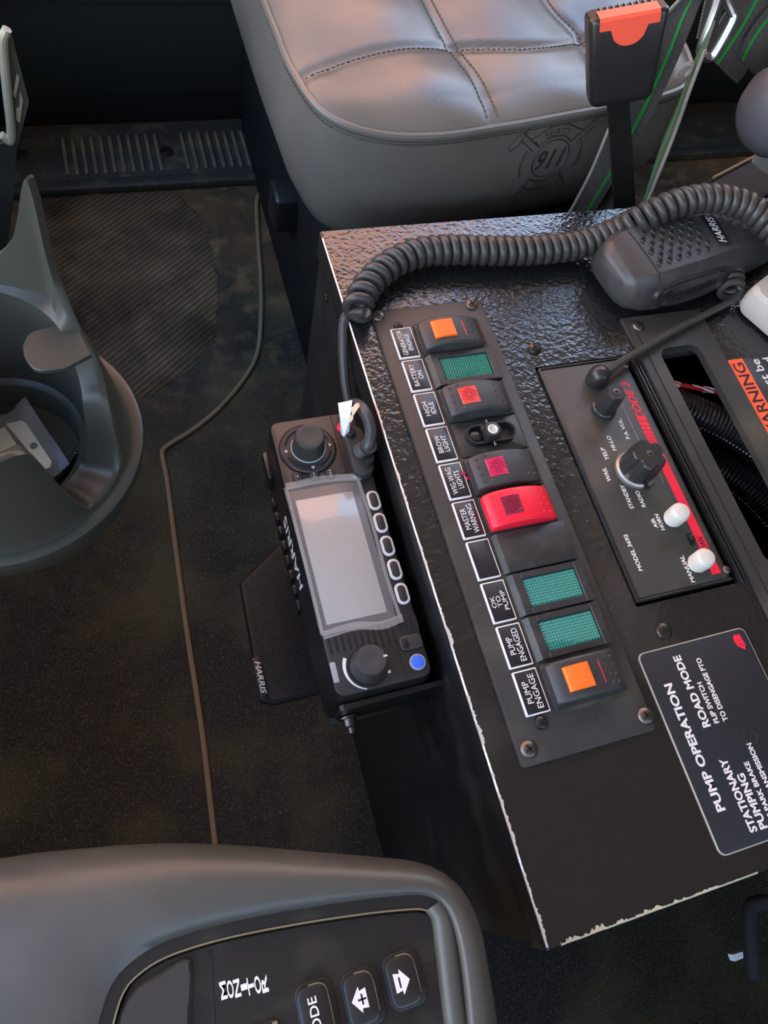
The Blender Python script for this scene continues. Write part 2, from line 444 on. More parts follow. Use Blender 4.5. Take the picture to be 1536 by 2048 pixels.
# cab shell outside the frame: roof, front and rear, driver's door, and the place outside
plate('ceiling', (-750, -1350, 900), (1300, 660, 930), m_roof)
plate('wall_front', (-930, -1350, FZ), (-900, 660, 120), m_shell)
plate('wall_right', (1300, -1350, FZ), (1330, 660, 930), m_shell)
plate('wall_left', (-900, -1380, FZ), (1300, -1350, 640), m_shell)  # unseen driver's side, raised high to cut the light from there
b = new(); box(b, (-900, -1350, -160), (-390, 640, 60), 40, 4); obj('trim_3', b, m_shell, kind='structure', label='unseen dark dashboard body added to shade the footwell')  # unseen dash volume, added to keep light off the footwell
b = new(); box(b, (90, -1250, FZ), (620, -700, -20), 40, 4); obj('trim_4', b, m_shell, kind='structure', label='unseen dark driver seat base added to shade the floor')  # unseen seat block, added to darken the floor by the console front
plate('ground', (-15000, -15000, -1500), (15000, 15000, -1450), m_ground, label='bare brown ground outside the cab')
plate('wall_back', (-9000, 5200, -1450), (3000, 5500, 7500), m_brick, label='unseen reddish brown building added for its reflection in the console')  # unseen wall, added and sized to give the console its brown reflection

# ------------------------------------------------------------------ passenger seat
seat = thing('passenger_seat', (240, 320, FZ), 'grey vinyl passenger seat cushion with stitched quilting and embossed side emblem', 'seat')
OUT = [(x_ + 7, y_ + 8) for x_, y_ in ((-3, 210), (-1, 162), (1.5, 122), (14, 76), (45, 53.5), (89, 48), (147, 55), (200, 64.1), (246, 72), (292, 81), (328, 96), (347, 128), (352, 200), (352, 420), (338, 520), (290, 560), (200, 570), (80, 565), (20, 530), (-2, 460), (-4, 330))]
ol = cr([(x, y, 0) for x, y in OUT] + [(OUT[0][0], OUT[0][1], 0)], 10); ol = resample(ol, 321)[:-1]
nrm = []
for i in range(len(ol)):
    t = (ol[(i + 1) % len(ol)] - ol[i - 1]).normalized(); nrm.append(V((t.y, -t.x, 0)))
cen = V((180, 310, 0))
if (ol[0] - cen).dot(nrm[0]) < 0: nrm = [-q for q in nrm]
def bulge(z): # outward offset of the cushion side
    t = (30 - z) / 110.0; return 7.0 * math.sin(math.pi * min(max(t, 0), 1)) - 9 * max(0, t - .6) * 2
def sq(*pp): return [V((p.x, p.y, 0)) for p in (at(x, y, 'z', 37.5) for x, y in pp)]
SEAM_A = cr(sq((570, 152), (605, 138), (750, 108), (908, 90), (1060, 98), (1165, 75)) + [V((360, 190, 0)), V((540, 215, 0))], 14)
SEAM_B = cr(sq((1013, 262), (960, 165), (908, 90), (850, 0)) + [V((128, 330, 0)), V((126, 590, 0))], 14)
SEAM_C = cr(sq((1225, 225), (1165, 78), (1085, 0)) + [V((240, 330, 0)), V((236, 590, 0))], 14)
def dist_line(p, L):
    best = 1e9
    for a, c in zip(L, L[1:]):
        d = c - a; t = min(max((p - a).dot(d) / max(d.length_squared, 1e-9), 0), 1); q = (p - a - d * t).length
        if q < best: best = q
    return best
def top_z(p, s):
    d_in = (1 - s) * 190
    z = 30 + 15 * (1 - math.exp(-d_in / 22.0))
    for L, wd in ((SEAM_A, 4.0), (SEAM_B, 6.5), (SEAM_C, 5.0)):
        q = dist_line(p, L); z -= 2.2 * math.exp(-(q / wd) ** 2) + 4.2 * math.exp(-(q / 30.0) ** 2) * min(1, d_in / 20)
    # worn sag wrinkles
    z += .7 * math.sin(p.x * .05 + p.y * .021) * min(1, d_in / 30)
    return z
b = new(); loops = []
for z in (-82, -80, -74, -60, -40, -20, -5, 10, 20, 26):
    inset = 8 * max(0, (-74 - z) / 8)
    loops.append([p + n_ * (bulge(z) - inset) + EZ * z for p, n_ in zip(ol, nrm)])
NS = 70
for k in range(NS + 1):
    s = 1 - (k / NS) ** 1.15 * .985
    lp = []
    for p in ol:
        q = cen + (p - cen) * s; lp.append(V((q.x, q.y, top_z(V((q.x, q.y, 0)), s))))
    loops.append(lp)
loft(b, loops); obj('cushion', b, m_leather, seat, smooth=60)
b = new(); wl = [p + n_ * 1.2 + EZ * 27.5 for p, n_ in zip(ol, nrm)]
tube(b, wl + [wl[0]], 3.4, 10); obj('piping', b, m_leather, seat)
def stitch_run(bm, L, off, zf, step=4.2, ln=2.9, r=.55):
    n = int(plen(L) / step); R = resample(L, max(n, 2))
    for i in range(len(R) - 1):
        d = (R[i + 1] - R[i]).normalized(); side = V((d.y, -d.x, 0)) * off
        a = R[i] + side; c = a + d * ln
        a = V((a.x, a.y, zf(a))); c = V((c.x, c.y, zf(c))); tube(bm, [a, c], r, 5)
def s_of(p):   # ring parameter of a plan point
    best = None; d = (p - cen); ang = math.atan2(d.y, d.x)
    for q in ol:
        e = q - cen; da = abs((math.atan2(e.y, e.x) - ang + math.pi) % (2 * math.pi) - math.pi)
        if best is None or da < best[0]: best = (da, e.length)
    return d.length / best[1]
zf = lambda p: top_z(V((p.x, p.y, 0)), s_of(V((p.x, p.y, 0)))) + .35
clipA = [p for p in SEAM_A if 12 < p.x < 330]; clipB = [p for p in SEAM_B if 66 < p.y < 260]; clipC = [p for p in SEAM_C if 92 < p.y < 260]
b = new(); stitch_run(b, clipA, 0, zf); obj('seam_stitching', b, m_stitch, seat)
b = new(); stitch_run(b, clipB, 4.5, zf); stitch_run(b, clipB, -4.5, zf); obj('seam_stitching', b, m_stitch, seat)
b = new(); stitch_run(b, clipC, 3, zf); obj('seam_stitching', b, m_stitch, seat)
b = new()
edge = [p + n_ * (bulge(20) + .1) for p, n_ in zip(ol, nrm)]
stitch_run(b, [p for p in edge if p.y < 240 and p.x < 330], 0, lambda p: 21.5, 4.4, 3.2, .6); obj('edge_stitching', b, m_stitch, seat)
# riser box under the cushion, front tab
b = new(); box(b, (58, 20, FZ), (340, 600, -84), 3); obj('seat_riser', b, m_seatbox, seat)
b = new(); p = at(556, 395, 'x', 40); box(b, (p.x - 8, p.y - 22, p.z - 34), (p.x + 22, p.y + 16, p.z + 14), 5, 3); obj('slide_latch', b, m_buckle, seat)
# embossed emblem on the cushion side
def side_pt(u, z, lift=.3):
    """u = mm along the cushion side from x = 204"""
    u *= 1.22; z = (z - 6) * 1.12; x = 207 + u * .985; y = 63 + (x - 154) * .1717
    return V((x, y, z)) + V((.17, -.985, 0)) * (bulge(z) + lift)
def emb_curve(bm, pts, r=.55, closed=False):
    P = [side_pt(u, z) for u, z in pts]
    if closed: P.append(P[0])
    tube(bm, P, r, 6)
def emb_text(bm, body, cu, cz, L, H, arc=None, bold=0.0, shear=0.0):
    t = bmesh.new(); text(t, body, (0, 0, 0), L, H, EX, EY, bold, 0, shear)
    if len(t.verts):
        bmesh.ops.subdivide_edges(t, edges=[e for e in t.edges if e.calc_length() > 4], cuts=2)
    for v in t.verts:
        if arc: a = v.co.x / arc; u = cu + (arc + v.co.y) * math.sin(a); z = cz + (arc + v.co.y) * math.cos(a) - arc
        else: u = cu + v.co.x; z = cz + v.co.y
        v.co = side_pt(u, z, .5)
    merge(bm, t)
em_z = 0.0
b = new()
circ = lambda R, a0, a1, n=28: [(R * math.cos(math.radians(a0 + (a1 - a0) * k / n)), em_z + R * math.sin(math.radians(a0 + (a1 - a0) * k / n))) for k in range(n + 1)]
emb_curve(b, circ(14.5, 0, 360)); emb_curve(b, circ(24, 155, 205)); emb_curve(b, circ(24, -25, 25))
emb_curve(b, [(-17, 16), (-13, 11)]); emb_curve(b, [(17, 16), (13, 11)]); emb_curve(b, [(-21, 18)] + circ(25, 125, 55) + [(21, 18)])
emb_curve(b, circ(17, 140, 40)); emb_curve(b, circ(26, 232, 308)); emb_curve(b, circ(18.5, 228, 312))
emb_curve(b, [(-16, -20), (-12.4, -13.7)]); emb_curve(b, [(16, -20), (12.4, -13.7)])
for sgn in (-1, 1):
    emb_curve(b, [(sgn * 14, 12), (sgn * 27, 23)], .5); emb_curve(b, [(sgn * 17, 9), (sgn * 29, 19)], .5)
    emb_curve(b, [(sgn * 13, -21), (sgn * 19, -29), (sgn * 22, -27), (sgn * 17, -19)], .5)
emb_curve(b, [(-27, 24), (-33, 22), (-38, 15), (-36, 12), (-30, 16), (-24, 27), (-19, 33), (-22, 28), (-27, 24)], .6)
emb_curve(b, [(27, 22), (34, 28), (38, 26), (31, 18)], .6); emb_curve(b, [(24, 4), (26, -6), (22, -10)], .5)
em = obj('side_emblem', b, m_emb, seat, label='embossed round emblem with crossed axes and numerals')
b = new(); emb_text(b, '911', 0, em_z, 22, 15, None, .012, .25); obj('emblem_numerals', b, m_emb, em)
b = new(); emb_text(b, 'SEATS', 0, em_z + 20.5, 20, 4.5, 22); obj('emblem_lettering', b, m_emb, em)
b = new(); emb_text(b, 'INC.', 0, em_z - 22, 12, 4.5, -30); obj('emblem_lettering', b, m_emb, em)

# ------------------------------------------------------------------ centre console
con = thing('center_console', (200, -225, FZ), 'black textured metal console box with chipped edges between the seats', 'console')
XR = 430.0
holes = [(114, 186, -306, -134.5), (207, 246, -303, -130)]
xs = sorted({0, XR, *[h[0] for h in holes], *[h[1] for h in holes]}); ys = sorted({-451, 0, *[h[2] for h in holes], *[h[3] for h in holes]})
b = new()
grid = {}
def gv(x, y, z):
    k = (x, y, z)
    if k not in grid: grid[k] = b.verts.new(k)
    return grid[k]
def solid(i, j):
    if not (0 <= i < len(xs) - 1 and 0 <= j < len(ys) - 1): return False
    cx, cy = (xs[i] + xs[i + 1]) / 2, (ys[j] + ys[j + 1]) / 2
    return not any(h[0] < cx < h[1] and h[2] < cy < h[3] for h in holes)
for i in range(len(xs) - 1):
    for j in range(len(ys) - 1):
        if not solid(i, j): continue
        x0, x1, y0, y1 = xs[i], xs[i + 1], ys[j], ys[j + 1]
        b.faces.new([gv(x0, y0, 0), gv(x1, y0, 0), gv(x1, y1, 0), gv(x0, y1, 0)])
        b.faces.new([gv(x0, y1, -3), gv(x1, y1, -3), gv(x1, y0, -3), gv(x0, y0, -3)])
        for di, dj, q in ((-1, 0, (x0, y1, x0, y0)), (1, 0, (x1, y0, x1, y1)), (0, -1, (x0, y0, x1, y0)), (0, 1, (x1, y1, x0, y1))):
            if not solid(i + di, j + dj):
                b.faces.new([gv(q[0], q[1], 0), gv(q[0], q[1], -3), gv(q[2], q[3], -3), gv(q[2], q[3], 0)])
obj('top_panel', b, m_console, con, smooth=0)
b = new(); box(b, (.3, -450, FZ), (3, -1, -3), .4); obj('side_panel', b, m_side, con)
b = new(); box(b, (-1.6, -451.5, -22), (1.2, .5, -.3), .9); obj('side_flange', b, m_side, con)
b = new(); box(b, (3, -2.5, FZ), (XR, -.3, -3), .3); obj('back_panel', b, m_side, con)
b = new(); box(b, (3, -451, FZ), (XR, -448.5, -3), .3); obj('front_panel', b, m_side, con)
b = new(); box(b, (XR - 2.5, -448, FZ), (XR, -3, -3), .3); obj('side_panel', b, m_side, con)
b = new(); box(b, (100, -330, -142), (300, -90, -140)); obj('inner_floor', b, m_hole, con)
# chipped edges: ragged bare-metal slivers along the left and front edges
def ragged(p0, p1, inward, n, wmax, wmin, dens):
    bm = new(); d = (p1 - p0); t = d.normalized(); prev = None; wv = wmax / 2
    vs = []
    for i in range(n + 1):
        f = i / n; k = dens(f); wv = max(wmin, min(wmax, wv + random.uniform(-.8, .8) * wmax * .7)) * 1.0
        wd = max(.12, wv * k); p = p0 + d * f + t * random.uniform(-.4, .4)
        vs.append((p + EZ * .05 - inward * .5, p + inward * wd + EZ * .28, p - inward * .8 - EZ * (.3 + .8 * wd * k)))
    for a, c in zip(vs, vs[1:]):
        A = [bm.verts.new(q) for q in a]; C_ = [bm.verts.new(q) for q in c]
        bm.faces.new((A[0], C_[0], C_[1], A[1])); bm.faces.new((A[0], A[2], C_[2], C_[0]))
    bmesh.ops.remove_doubles(bm, verts=bm.verts, dist=1e-4); return bm
def patch(f, a, g): return max(0.0, math.sin(f * a) * .5 + math.sin(f * a * 2.7 + 1) * .35 + g)
obj('chipped_edge', ragged(V((-.5, -6, .12)), V((-.5, -450, .12)), EX, 800, 1.5, .12, lambda f: min(1, .12 + .9 * patch(f, 60, .45)) * (.16 if f < .25 else .5 if f < .6 else 1.0)), m_chip, con, label='bare metal showing along the chipped left edge')
obj('chipped_edge', ragged(V((6, -450.6, .15)), V((118, -450.6, .15)), EY, 190, 2.6, .25, lambda f: max(.05, (1.05 - f) * min(1, .3 + patch(f, 45, .5)))), m_chip2, con, label='cream primer showing along the chipped front edge')
def screw(x, y, z, r=4.4, h=2.2, m=m_steel, parent=con, name='screw', ang=.4):
    b = new(); lathe(b, [(r, 0), (r, h * .25), (r * .86, h * .65), (r * .5, h * .95), (.1, h)], (x, y, z), n=20)
    o = obj(name, b, m, parent)
    b = new(); c, s = math.cos(ang), math.sin(ang); Rm = Matrix(((c, -s, 0), (s, c, 0), (0, 0, 1)))
    for wv in ((r * .52, r * .11), (r * .11, r * .52)):
        box(b, (x - wv[0], y - wv[1], z + h * .75), (x + wv[0], y + wv[1], z + h + .12), 0, rot=Rm)
    obj('cross_slot', b, m_hole, o, smooth=0); return o
screw(119.5, -120, 0, 4.6, 2.6, m_dkscrew); screw(124.2, -323.2, 0, 4.9, 2.6, m_dkscrew)
b = new(); p = at(652, 597, 'x', -.4); lathe(b, [(3.2, 0), (3, .8), (.1, 1.2)], p, (-1, 0, 0), 14); obj('side_rivet', b, m_dkscrew, con)

# ------------------------------------------------------------------ switch panel with labels, rockers and lights
pan = thing('switch_panel', (54.6, -224, 0), 'long black plastic switch plate screwed onto the console top', 'panel')
b = new(); slab(b, 54.6, -223.9, 79.8, 297.6, 0, 2.5, 2.5, .8); obj('plate', b, m_panel, pan)
for x, y, r in ((18.8, -80, 4.2), (86.3, -79, 4.2), (21.2, -364.5, 4.6), (91.2, -364.5, 4.6), (30, -90, 3.0), (32.3, -353.6, 3.6)): screw(x, y, 2.5, r, 2.0, m_steel if r > 4 else m_dkscrew, pan, ang=random.random())
b = new(); slab(b, 63, -221, 47, 262, 2.4, 2.75, 2, .2); obj('switch_bed', b, m_bed, pan)
PZ = 2.5
def ly(i): return -104.9 - 25.82 * i
def lx(i): return 30.3 + .25 * i
def swx(i): return 61.9 + .22 * i
LAB = ['GENERATOR\nENGAGE', 'BATTERY\nON', 'HIGH\nIDLE', 'BROW\nLIGHT', 'WIG-WAG\nLIGHTS', 'MASTER\nWARNING', '', 'OK\nTO\nPUMP', 'PUMP\nENGAGED', 'PUMP\nENGAGE']
SZ = [(20, 7.6), (17, 7.4), (10.5, 7.2), (12.5, 7.4), (18, 8), (18.5, 8), None, (11.5, 9.6), (18.5, 8), (18.5, 8)]
for i, tx in enumerate(LAB):
    nm = tx.replace('\n', ' ')
    lb = thing('label_plate', (lx(i), ly(i), PZ), ('white-edged black engraved label reading %s' % nm) if tx else 'white-edged black label plate left blank, below MASTER WARNING', 'label', 'engraved switch labels')
    b = new(); slab(b, lx(i), ly(i), 14.0, 23.9, PZ, PZ + 1.7, .5, .25, 2); obj('white_edge', b, m_white, lb)
    b = new(); slab(b, lx(i), ly(i), 12.5, 22.4, PZ + 1.5, PZ + 1.78, .3, .05, 2); obj('black_face', b, m_labelblk, lb)
    if tx:
        b = new(); text(b, tx, (lx(i), ly(i), PZ + 1.84), *SZ[i], bold=.006); obj('lettering', b, m_white, lb)

def prof_top(x):
    return 11.6 - (.0145 if x < -5 else .0100) * (x + 5) ** 2
def rocker_body(cx, cy, z0):
    bm = new(); L = []
    for y, k in ((-11.1, 1.6), (-10.8, .8), (-10.1, .2), (-9.2, 0), (0, 0), (9.2, 0), (10.1, .2), (10.8, .8), (11.1, 1.6)):
        X = [-21.3 + k + (42.6 - 2 * k) * q / 20 for q in range(21)]
        top = [V((cx + x, cy + y, z0 + prof_top(x) - k - (1.0 if q in (0, 20) else .25 if q in (1, 19) else 0))) for q, x in enumerate(X)]
        L.append([V((cx - 21.3 + k, cy + y, z0 + 1.5 + k * .3)), *top, V((cx + 21.3 - k, cy + y, z0 + 1.5 + k * .3))])
    loft(bm, L); return bm
def surf_tile(bm, cx, cy, z0, x0, x1, y0, y1, lift, bev=.3, nx=6):
    L = []
    for d, ins in ((-1.5, 0), (lift - bev, 0), (lift, bev)):
        lp = []
        X = [x0 + ins + (x1 - x0 - 2 * ins) * q / nx for q in range(nx + 1)]
        lp += [V((cx + x, cy + y0 + ins, z0 + prof_top(x) + d)) for x in X]
        lp += [V((cx + x, cy + y1 - ins, z0 + prof_top(x) + d)) for x in reversed(X)]
        L.append(lp)
    loft(bm, L, cap1=False)
    n = nx + 1; q0 = L[-1]
    vs = [bm.verts.new(p) for p in q0]
    for q in range(nx): bm.faces.new((vs[q], vs[q + 1], vs[2 * n - 2 - q], vs[2 * n - 1 - q]))
    bmesh.ops.remove_doubles(bm, verts=bm.verts, dist=1e-4)
def make_rocker(i, label, body, kind, lens=None):
    cx, cy, z0 = swx(i), ly(i), PZ
    t = thing('rocker_switch', (cx, cy, z0), label, 'switch', 'rocker switches on the plate')
    b = new(); slab(b, cx, cy, 44.5, 24.8, z0 - .2, z0 + 2.4, 1, .6); obj('frame', b, m_frame, t)
    bo = obj('rocker', rocker_body(cx, cy, z0), body, t, smooth=40)
    b = new()
    if kind == 'lens':
        dots = [(-17.5, -7.5), (-17.5, -2.5), (-17.5, 2.5), (-17.5, 7.5), (-12.5, 8.6), (-12.5, -8.6)]
    else: dots = []
    dots += [(x, y) for x in (12.0, 16.5) for y in (-7, -2.4, 2.4, 7)]
    for x, y in dots:
        r = 1.0 if x < 0 else .85
        lathe(b, [(r, -.4), (r, .05), (r * .75, .4), (r * .3, .58)], (cx + x, cy + y, z0 + prof_top(x)), n=10)
    obj('grip_dots', b, body, bo)
    if kind == 'lens':
        b = new(); surf_tile(b, cx, cy, z0, -13, -1.2, -6, 6, .35, .35); le = obj('lens', b, lens, bo)
        b = new()
        for R in (1.2, 2.2, 3.2, 4.2):
            for k in range(24):
                a0, a1 = 2 * math.pi * k / 24, 2 * math.pi * (k + .72) / 24
                P = []
                for a in (a0, (a0 + a1) / 2, a1):
                    x = -7.1 + R * math.cos(a); P.append(V((cx + x, cy + R * math.sin(a), z0 + prof_top(x) + .4)))
                tube(b, P, .17, 4)
        obj('lens_rings', b, m_lensdk, le)
    else:
        b = new(); surf_tile(b, cx, cy, z0, -14.5, 0, -6.6, 6.6, 2.2, .7)
        lk = obj('lock_tab', b, m_orange, bo)
        b = new()
        for k in range(9):
            x = -11.8 + k * 1.2; z = z0 + prof_top(x) + 2.2
            box(b, (cx + x - .3, cy - 5.2, z - .4), (cx + x + .3, cy + 5.2, z + .3), .12, 1)
        obj('lock_ridges', b, m_orange, lk)
        b = new(); box(b, (cx + 7.1, cy - 6, z0 + prof_top(7.4) - .5), (cx + 7.6, cy + 6, z0 + prof_top(7.4) + .15)); obj('red_line', b, m_redprint, bo)
    return t
make_rocker(0, 'black rocker switch with orange lock tab beside GENERATOR ENGAGE label', m_switch, 'lock')
make_rocker(2, 'black rocker switch with bright red lens beside HIGH IDLE label', m_switch, 'lens', m_lens_red)
make_rocker(4, 'black rocker switch with magenta lens beside WIG-WAG LIGHTS label', m_switch, 'lens', m_lens_mag)
make_rocker(5, 'bright red rocker switch with dark crimson lens beside MASTER WARNING label', m_red, 'lens', m_lens_dark)
make_rocker(9, 'black rocker switch with orange lock tab beside PUMP ENGAGE label', m_switch, 'lock')

def make_indicator(i, label, lens=True):
    cx, cy, z0 = swx(i) + 2.2, ly(i) + .6, PZ
    t = thing('indicator_light' if lens else 'blank_cover', (cx, cy, z0), label, 'indicator' if lens else 'cover', 'green indicator lights' if lens else None)
    b = new()
    if lens:
        # frame as four bars around the lens, left bar chamfered
        for lo, hi in (((-22, -12.3), (-16.8, 12.3)), ((16.8, -12.3), (22, 12.3)), ((-16.8, 8.5), (16.8, 12.3)), ((-16.8, -12.3), (16.8, -8.5))):
            box(b, (cx + lo[0], cy + lo[1], z0), (cx + hi[0], cy + hi[1], z0 + 4.0), .35, 1)
    else: box(b, (cx - 22, cy - 12.3, z0), (cx + 22, cy + 12.3, z0 + 4.0), .5, 2)
    prism(b, [(cx - 24.6, cy - 12.2), (cx - 21.9, cy - 12.2), (cx - 21.9, cy + 12.2), (cx - 24.6, cy + 12.2)], z0, z0 + .6)
    vs = [b.verts.new(p) for p in ((cx - 24.6, cy - 12.2, z0 + .6), (cx - 24.6, cy + 12.2, z0 + .6), (cx - 22, cy + 12.2, z0 + 3.7), (cx - 22, cy - 12.2, z0 + 3.7))]; b.faces.new(vs)
    obj('frame', b, m_frame, t)
    if lens:
        b = new(); nx, ny = 20, 10; W, H = 33.4, 16.8
        for a in range(nx):
            for c in range(ny):
                x0, y0 = cx - W / 2 + W * a / nx, cy - H / 2 + H * c / ny; x1, y1 = x0 + W / nx, y0 + H / ny; zz = z0 + 2.6
                vs = [b.verts.new(p) for p in ((x0, y0, zz), (x1, y0, zz), (x1, y1, zz), (x0, y1, zz))]; ap = b.verts.new(((x0 + x1) / 2, (y0 + y1) / 2, zz + .55))
                for q in range(4): b.faces.new((vs[q], vs[(q + 1) % 4], ap))
        obj('lens', b, m_green, t, smooth=0)
make_indicator(1, 'green lens indicator beside BATTERY ON label'); make_indicator(7, 'green lens indicator beside OK TO PUMP label')
make_indicator(8, 'green lens indicator beside PUMP ENGAGED label'); make_indicator(6, 'plain black blank cover below the red rocker switch', False)

# bare switch with its rocker missing
cx, cy, z0 = swx(3) + .6, ly(3) + .6, PZ
t = thing('bare_switch', (cx, cy, z0), 'broken switch with missing rocker and exposed white post beside BROW LIGHT label', 'switch')
b = new(); slab(b, cx, cy, 44.5, 24.6, z0 - .2, z0 + 1.4, 1, .5); obj('frame', b, m_frame, t)
b = new()
ov = [(cx + x, cy + y) for x, y in rrect(33, 13.5, 6.7, 8)]; oi = [(cx + x, cy + y) for x, y in rrect(30.5, 11, 5.4, 8)]
loft(b, [[V((x, y, z0 + 1)) for x, y in ov], [V((x, y, z0 + 5.5)) for x, y in ov], [V((x, y, z0 + 5.5)) for x, y in oi], [V((x, y, z0 + 1.5)) for x, y in oi]])
box(b, (cx - 5.5, cy - 6.2, z0 + 1), (cx + 5.5, cy + 6.2, z0 + 5.2), .6); obj('socket', b, m_buckle, t)
b = new(); lathe(b, [(5.6, 4), (5.6, 8), (5, 9), (3.8, 9.2), (3.6, 8)], (cx, cy, z0), n=24); obj('post', b, m_knob, t)
b = new(); lathe(b, [(3.5, 7.4), (3.5, 9.0), (3.0, 9.6), (2.2, 9.5), (1.6, 8.6)], (cx, cy, z0), n=20); obj('post_cap', b, m_btn, t)
for sgn in (-1, 1):
    b = new(); tube(b, [V((cx, cy + sgn * 5, z0 + 4.6)), V((cx, cy + sgn * 9.5, z0 + 4.6))], 1.0, 10); obj('pivot_pin', b, m_steel, t)
b = new(); lathe(b, [(3.6, 1), (3.6, 3.6), (2.4, 4.2), (1.6, 4.4)], (cx - 10.2, cy, z0), n=16); obj('lamp_socket', b, m_knob, t)
b = new(); p = at(928, 953, 'z', PZ + 1); lathe(b, [(1.4, -1), (1.9, 0), (1.2, 1.2)], p + V((0, 1.7, 0)), n=7); lathe(b, [(1.2, -1), (1.7, 0), (1.0, 1.0)], p + V((1.2, -1.6, 0)), n=6)
obj('lens_fragment', b, m_lens_mag, label='small red broken plastic fragment beside WIG-WAG LIGHTS label', cat='fragment')

# ------------------------------------------------------------------ siren controller
si = thing('siren_controller', (149.5, -220, -40), 'black siren control head with two knobs and white push buttons', 'siren control')
SY0, SY1, SX0, SX1 = -303.5, -136.8, 115.6, 182.0
b = new(); slab(b, 148.8, -220.1, 66.4, 166.7, -40, .6, 2, .8); obj('housing', b, m_bez, si)
b = new()
for lo, hi in (((SX0 - .6, SY0), (SX0 + 1.2, SY1)), ((SX0, SY0 - .3), (SX1, SY0 + 1.2)), ((SX0, SY1 - 1.2), (SX1, SY1 + .3))): box(b, (*lo, -2), (*hi, 2.0), .5)
obj('bezel', b, m_bez, si)
b = new(); slab(b, 148.2, -220.1, 63.6, 163.4, .5, 1.3, 2, .3); fp = obj('faceplate', b, m_siren, si); SZ_ = 1.36
def stext(tx, c, L, H, m=m_white, bold=.028, name='lettering', shear=0.12):
    b = new(); text(b, tx, (c[0], c[1], SZ_), L, H, bold=bold, shear=shear); return obj(name, b, m, fp)
for tx, c, L, H in (('MODEL 3692', (125.6, -274.1), 24.2, 2.9), ('STANDBY', (137.7, -238.2), 17.2, 2.9), ('RADIO', (146, -241.4), 11.8, 2.9), ('WAIL', (130.7, -220.9), 9.8, 2.9), ('YELP', (135.8, -206.5), 9.2, 2.9),
                    ('HI-LO', (143.5, -200), 11.4, 2.9), ('P.A. VOL.', (156.6, -191.3), 16, 2.9), ('AIR', (147.9, -258.8), 6.8, 2.7), ('HORN', (151.8, -258.7), 11.4, 2.7), ('MANUAL', (155.6, -291.2), 17.6, 2.9)): stext(tx, c, L, H)
stext('TECHNICAL SUPPORT 314-996-2800', (163.4, -186.5), 38, 1.35, m_border, .0); stext('www.code3pse.com', (166.6, -226), 17, 1.3, m_border, .0)
b = new()   # red band, broken into stripes towards the maker's name
prism(b, [(170.2, -298), (176.4, -298), (176.4, -214), (170.2, -214)], SZ_ - .05, SZ_ + .02)
x0, x1 = 169.6, 176.0
prism(b, [(x0, -211), (x1, -213), (x1, -209), (x0, -207)], SZ_ - .05, SZ_ + .02)
y = -206.6
for k in range(8):
    h = .8 + k * .42; prism(b, [(x0, y + 1.4), (x1, y), (x1, y + h), (x0, y + h + 1.4)], SZ_ - .05, SZ_ + .02); y += h + .55
obj('red_band', b, m_redprint, fp, smooth=0)
stext('CODE 3', (172.6, -171.5), 31, 6.0, m_redprint, .03, 'maker_lettering', .3)
stext('DOWN', (173.6, -279), 12, 4.2, m_labelblk, .02, 'band_lettering', .3)
# microphone plug, knobs, buttons, slide switch
KN = m_knob
def knob(name, x, y, r0, r1, h, pointer=False):
    def lob(a, r, hh):
        if hh < h * .13: return r
        if pointer: return r * (1.04 - .24 * (.5 + .5 * math.cos(5 * a + .9)) ** 2.2) if hh > 3.8 else r
        return r * (1 - .075 * (.5 + .5 * math.cos(7 * a)) )
    b = new(); lathe(b, [(r0, 0), (r0, h * .12), (r0 * .93, h * .16), (r1 + (r0 - r1) * .5, h * .5), (r1, h * .96), (r1 * .93, h), (.2, h)], (x, y, 1.3), n=70, lobes=lob)
    o = obj(name, b, KN, si)
    b = new(); lathe(b, [(2.5, h - .1), (2.5, h + .25), (1.9, h + .35), (.1, h + .3)], (x, y, 1.3), n=16); s = obj('knob_screw', b, m_steel, o)
    b = new()
    for wv in ((1.3, .3), (.3, 1.3)): box(b, (x - wv[0], y - wv[1], 1.3 + h + .2), (x + wv[0], y + wv[1], 1.3 + h + .45))
    obj('cross_slot', b, m_hole, o, smooth=0); return o
knob('volume_knob', 148.6, -174.6, 8.3, 6.3, 20)
kb = knob('mode_knob', 151, -221.5, 12.8, 10.4, 20.5, True)
b = new(); lathe(b, [(13.6, 0), (13.9, 1.0), (13.5, 2.6), (12.4, 3.6), (11.5, 3.7)], (151, -221.5, 1.3), n=40); obj('skirt_ring', b, m_knobring, kb)
b = new(); box(b, (150.2, -236, 2.2), (153, -232.2, 5.2), .3); obj('pointer_mark', b, m_hole, kb)
for x, y in ((160.4, -258.6), (162.4, -289.6)):
    b = new(); lathe(b, [(5.2, 0), (5.2, 2.4)], (x, y, 1.3), n=20); lathe(b, [(6.1, 2), (6.2, 9), (5.9, 11.4), (4.8, 12.9), (2.6, 13.5), (.2, 13.6)], (x, y, 1.3), n=28); obj('push_button', b, m_btn, si)
b = new(); box(b, (164.8, -278, .9), (168.6, -269.5, 1.5)); sw_ = obj('slide_slot', b, m_hole, si)
b = new(); box(b, (165.2, -275.2, 1.3), (168.2, -271.8, 4.2), .4); obj('slide_tab', b, m_dkscrew, sw_)
for x, y in ((180, -143), (181, -297)):
    b = new(); lathe(b, [(2.6, 0), (2.6, .8), (1.5, 1.8), (.1, 2)], (x, y, .6), n=14); obj('corner_screw', b, m_steel, si)

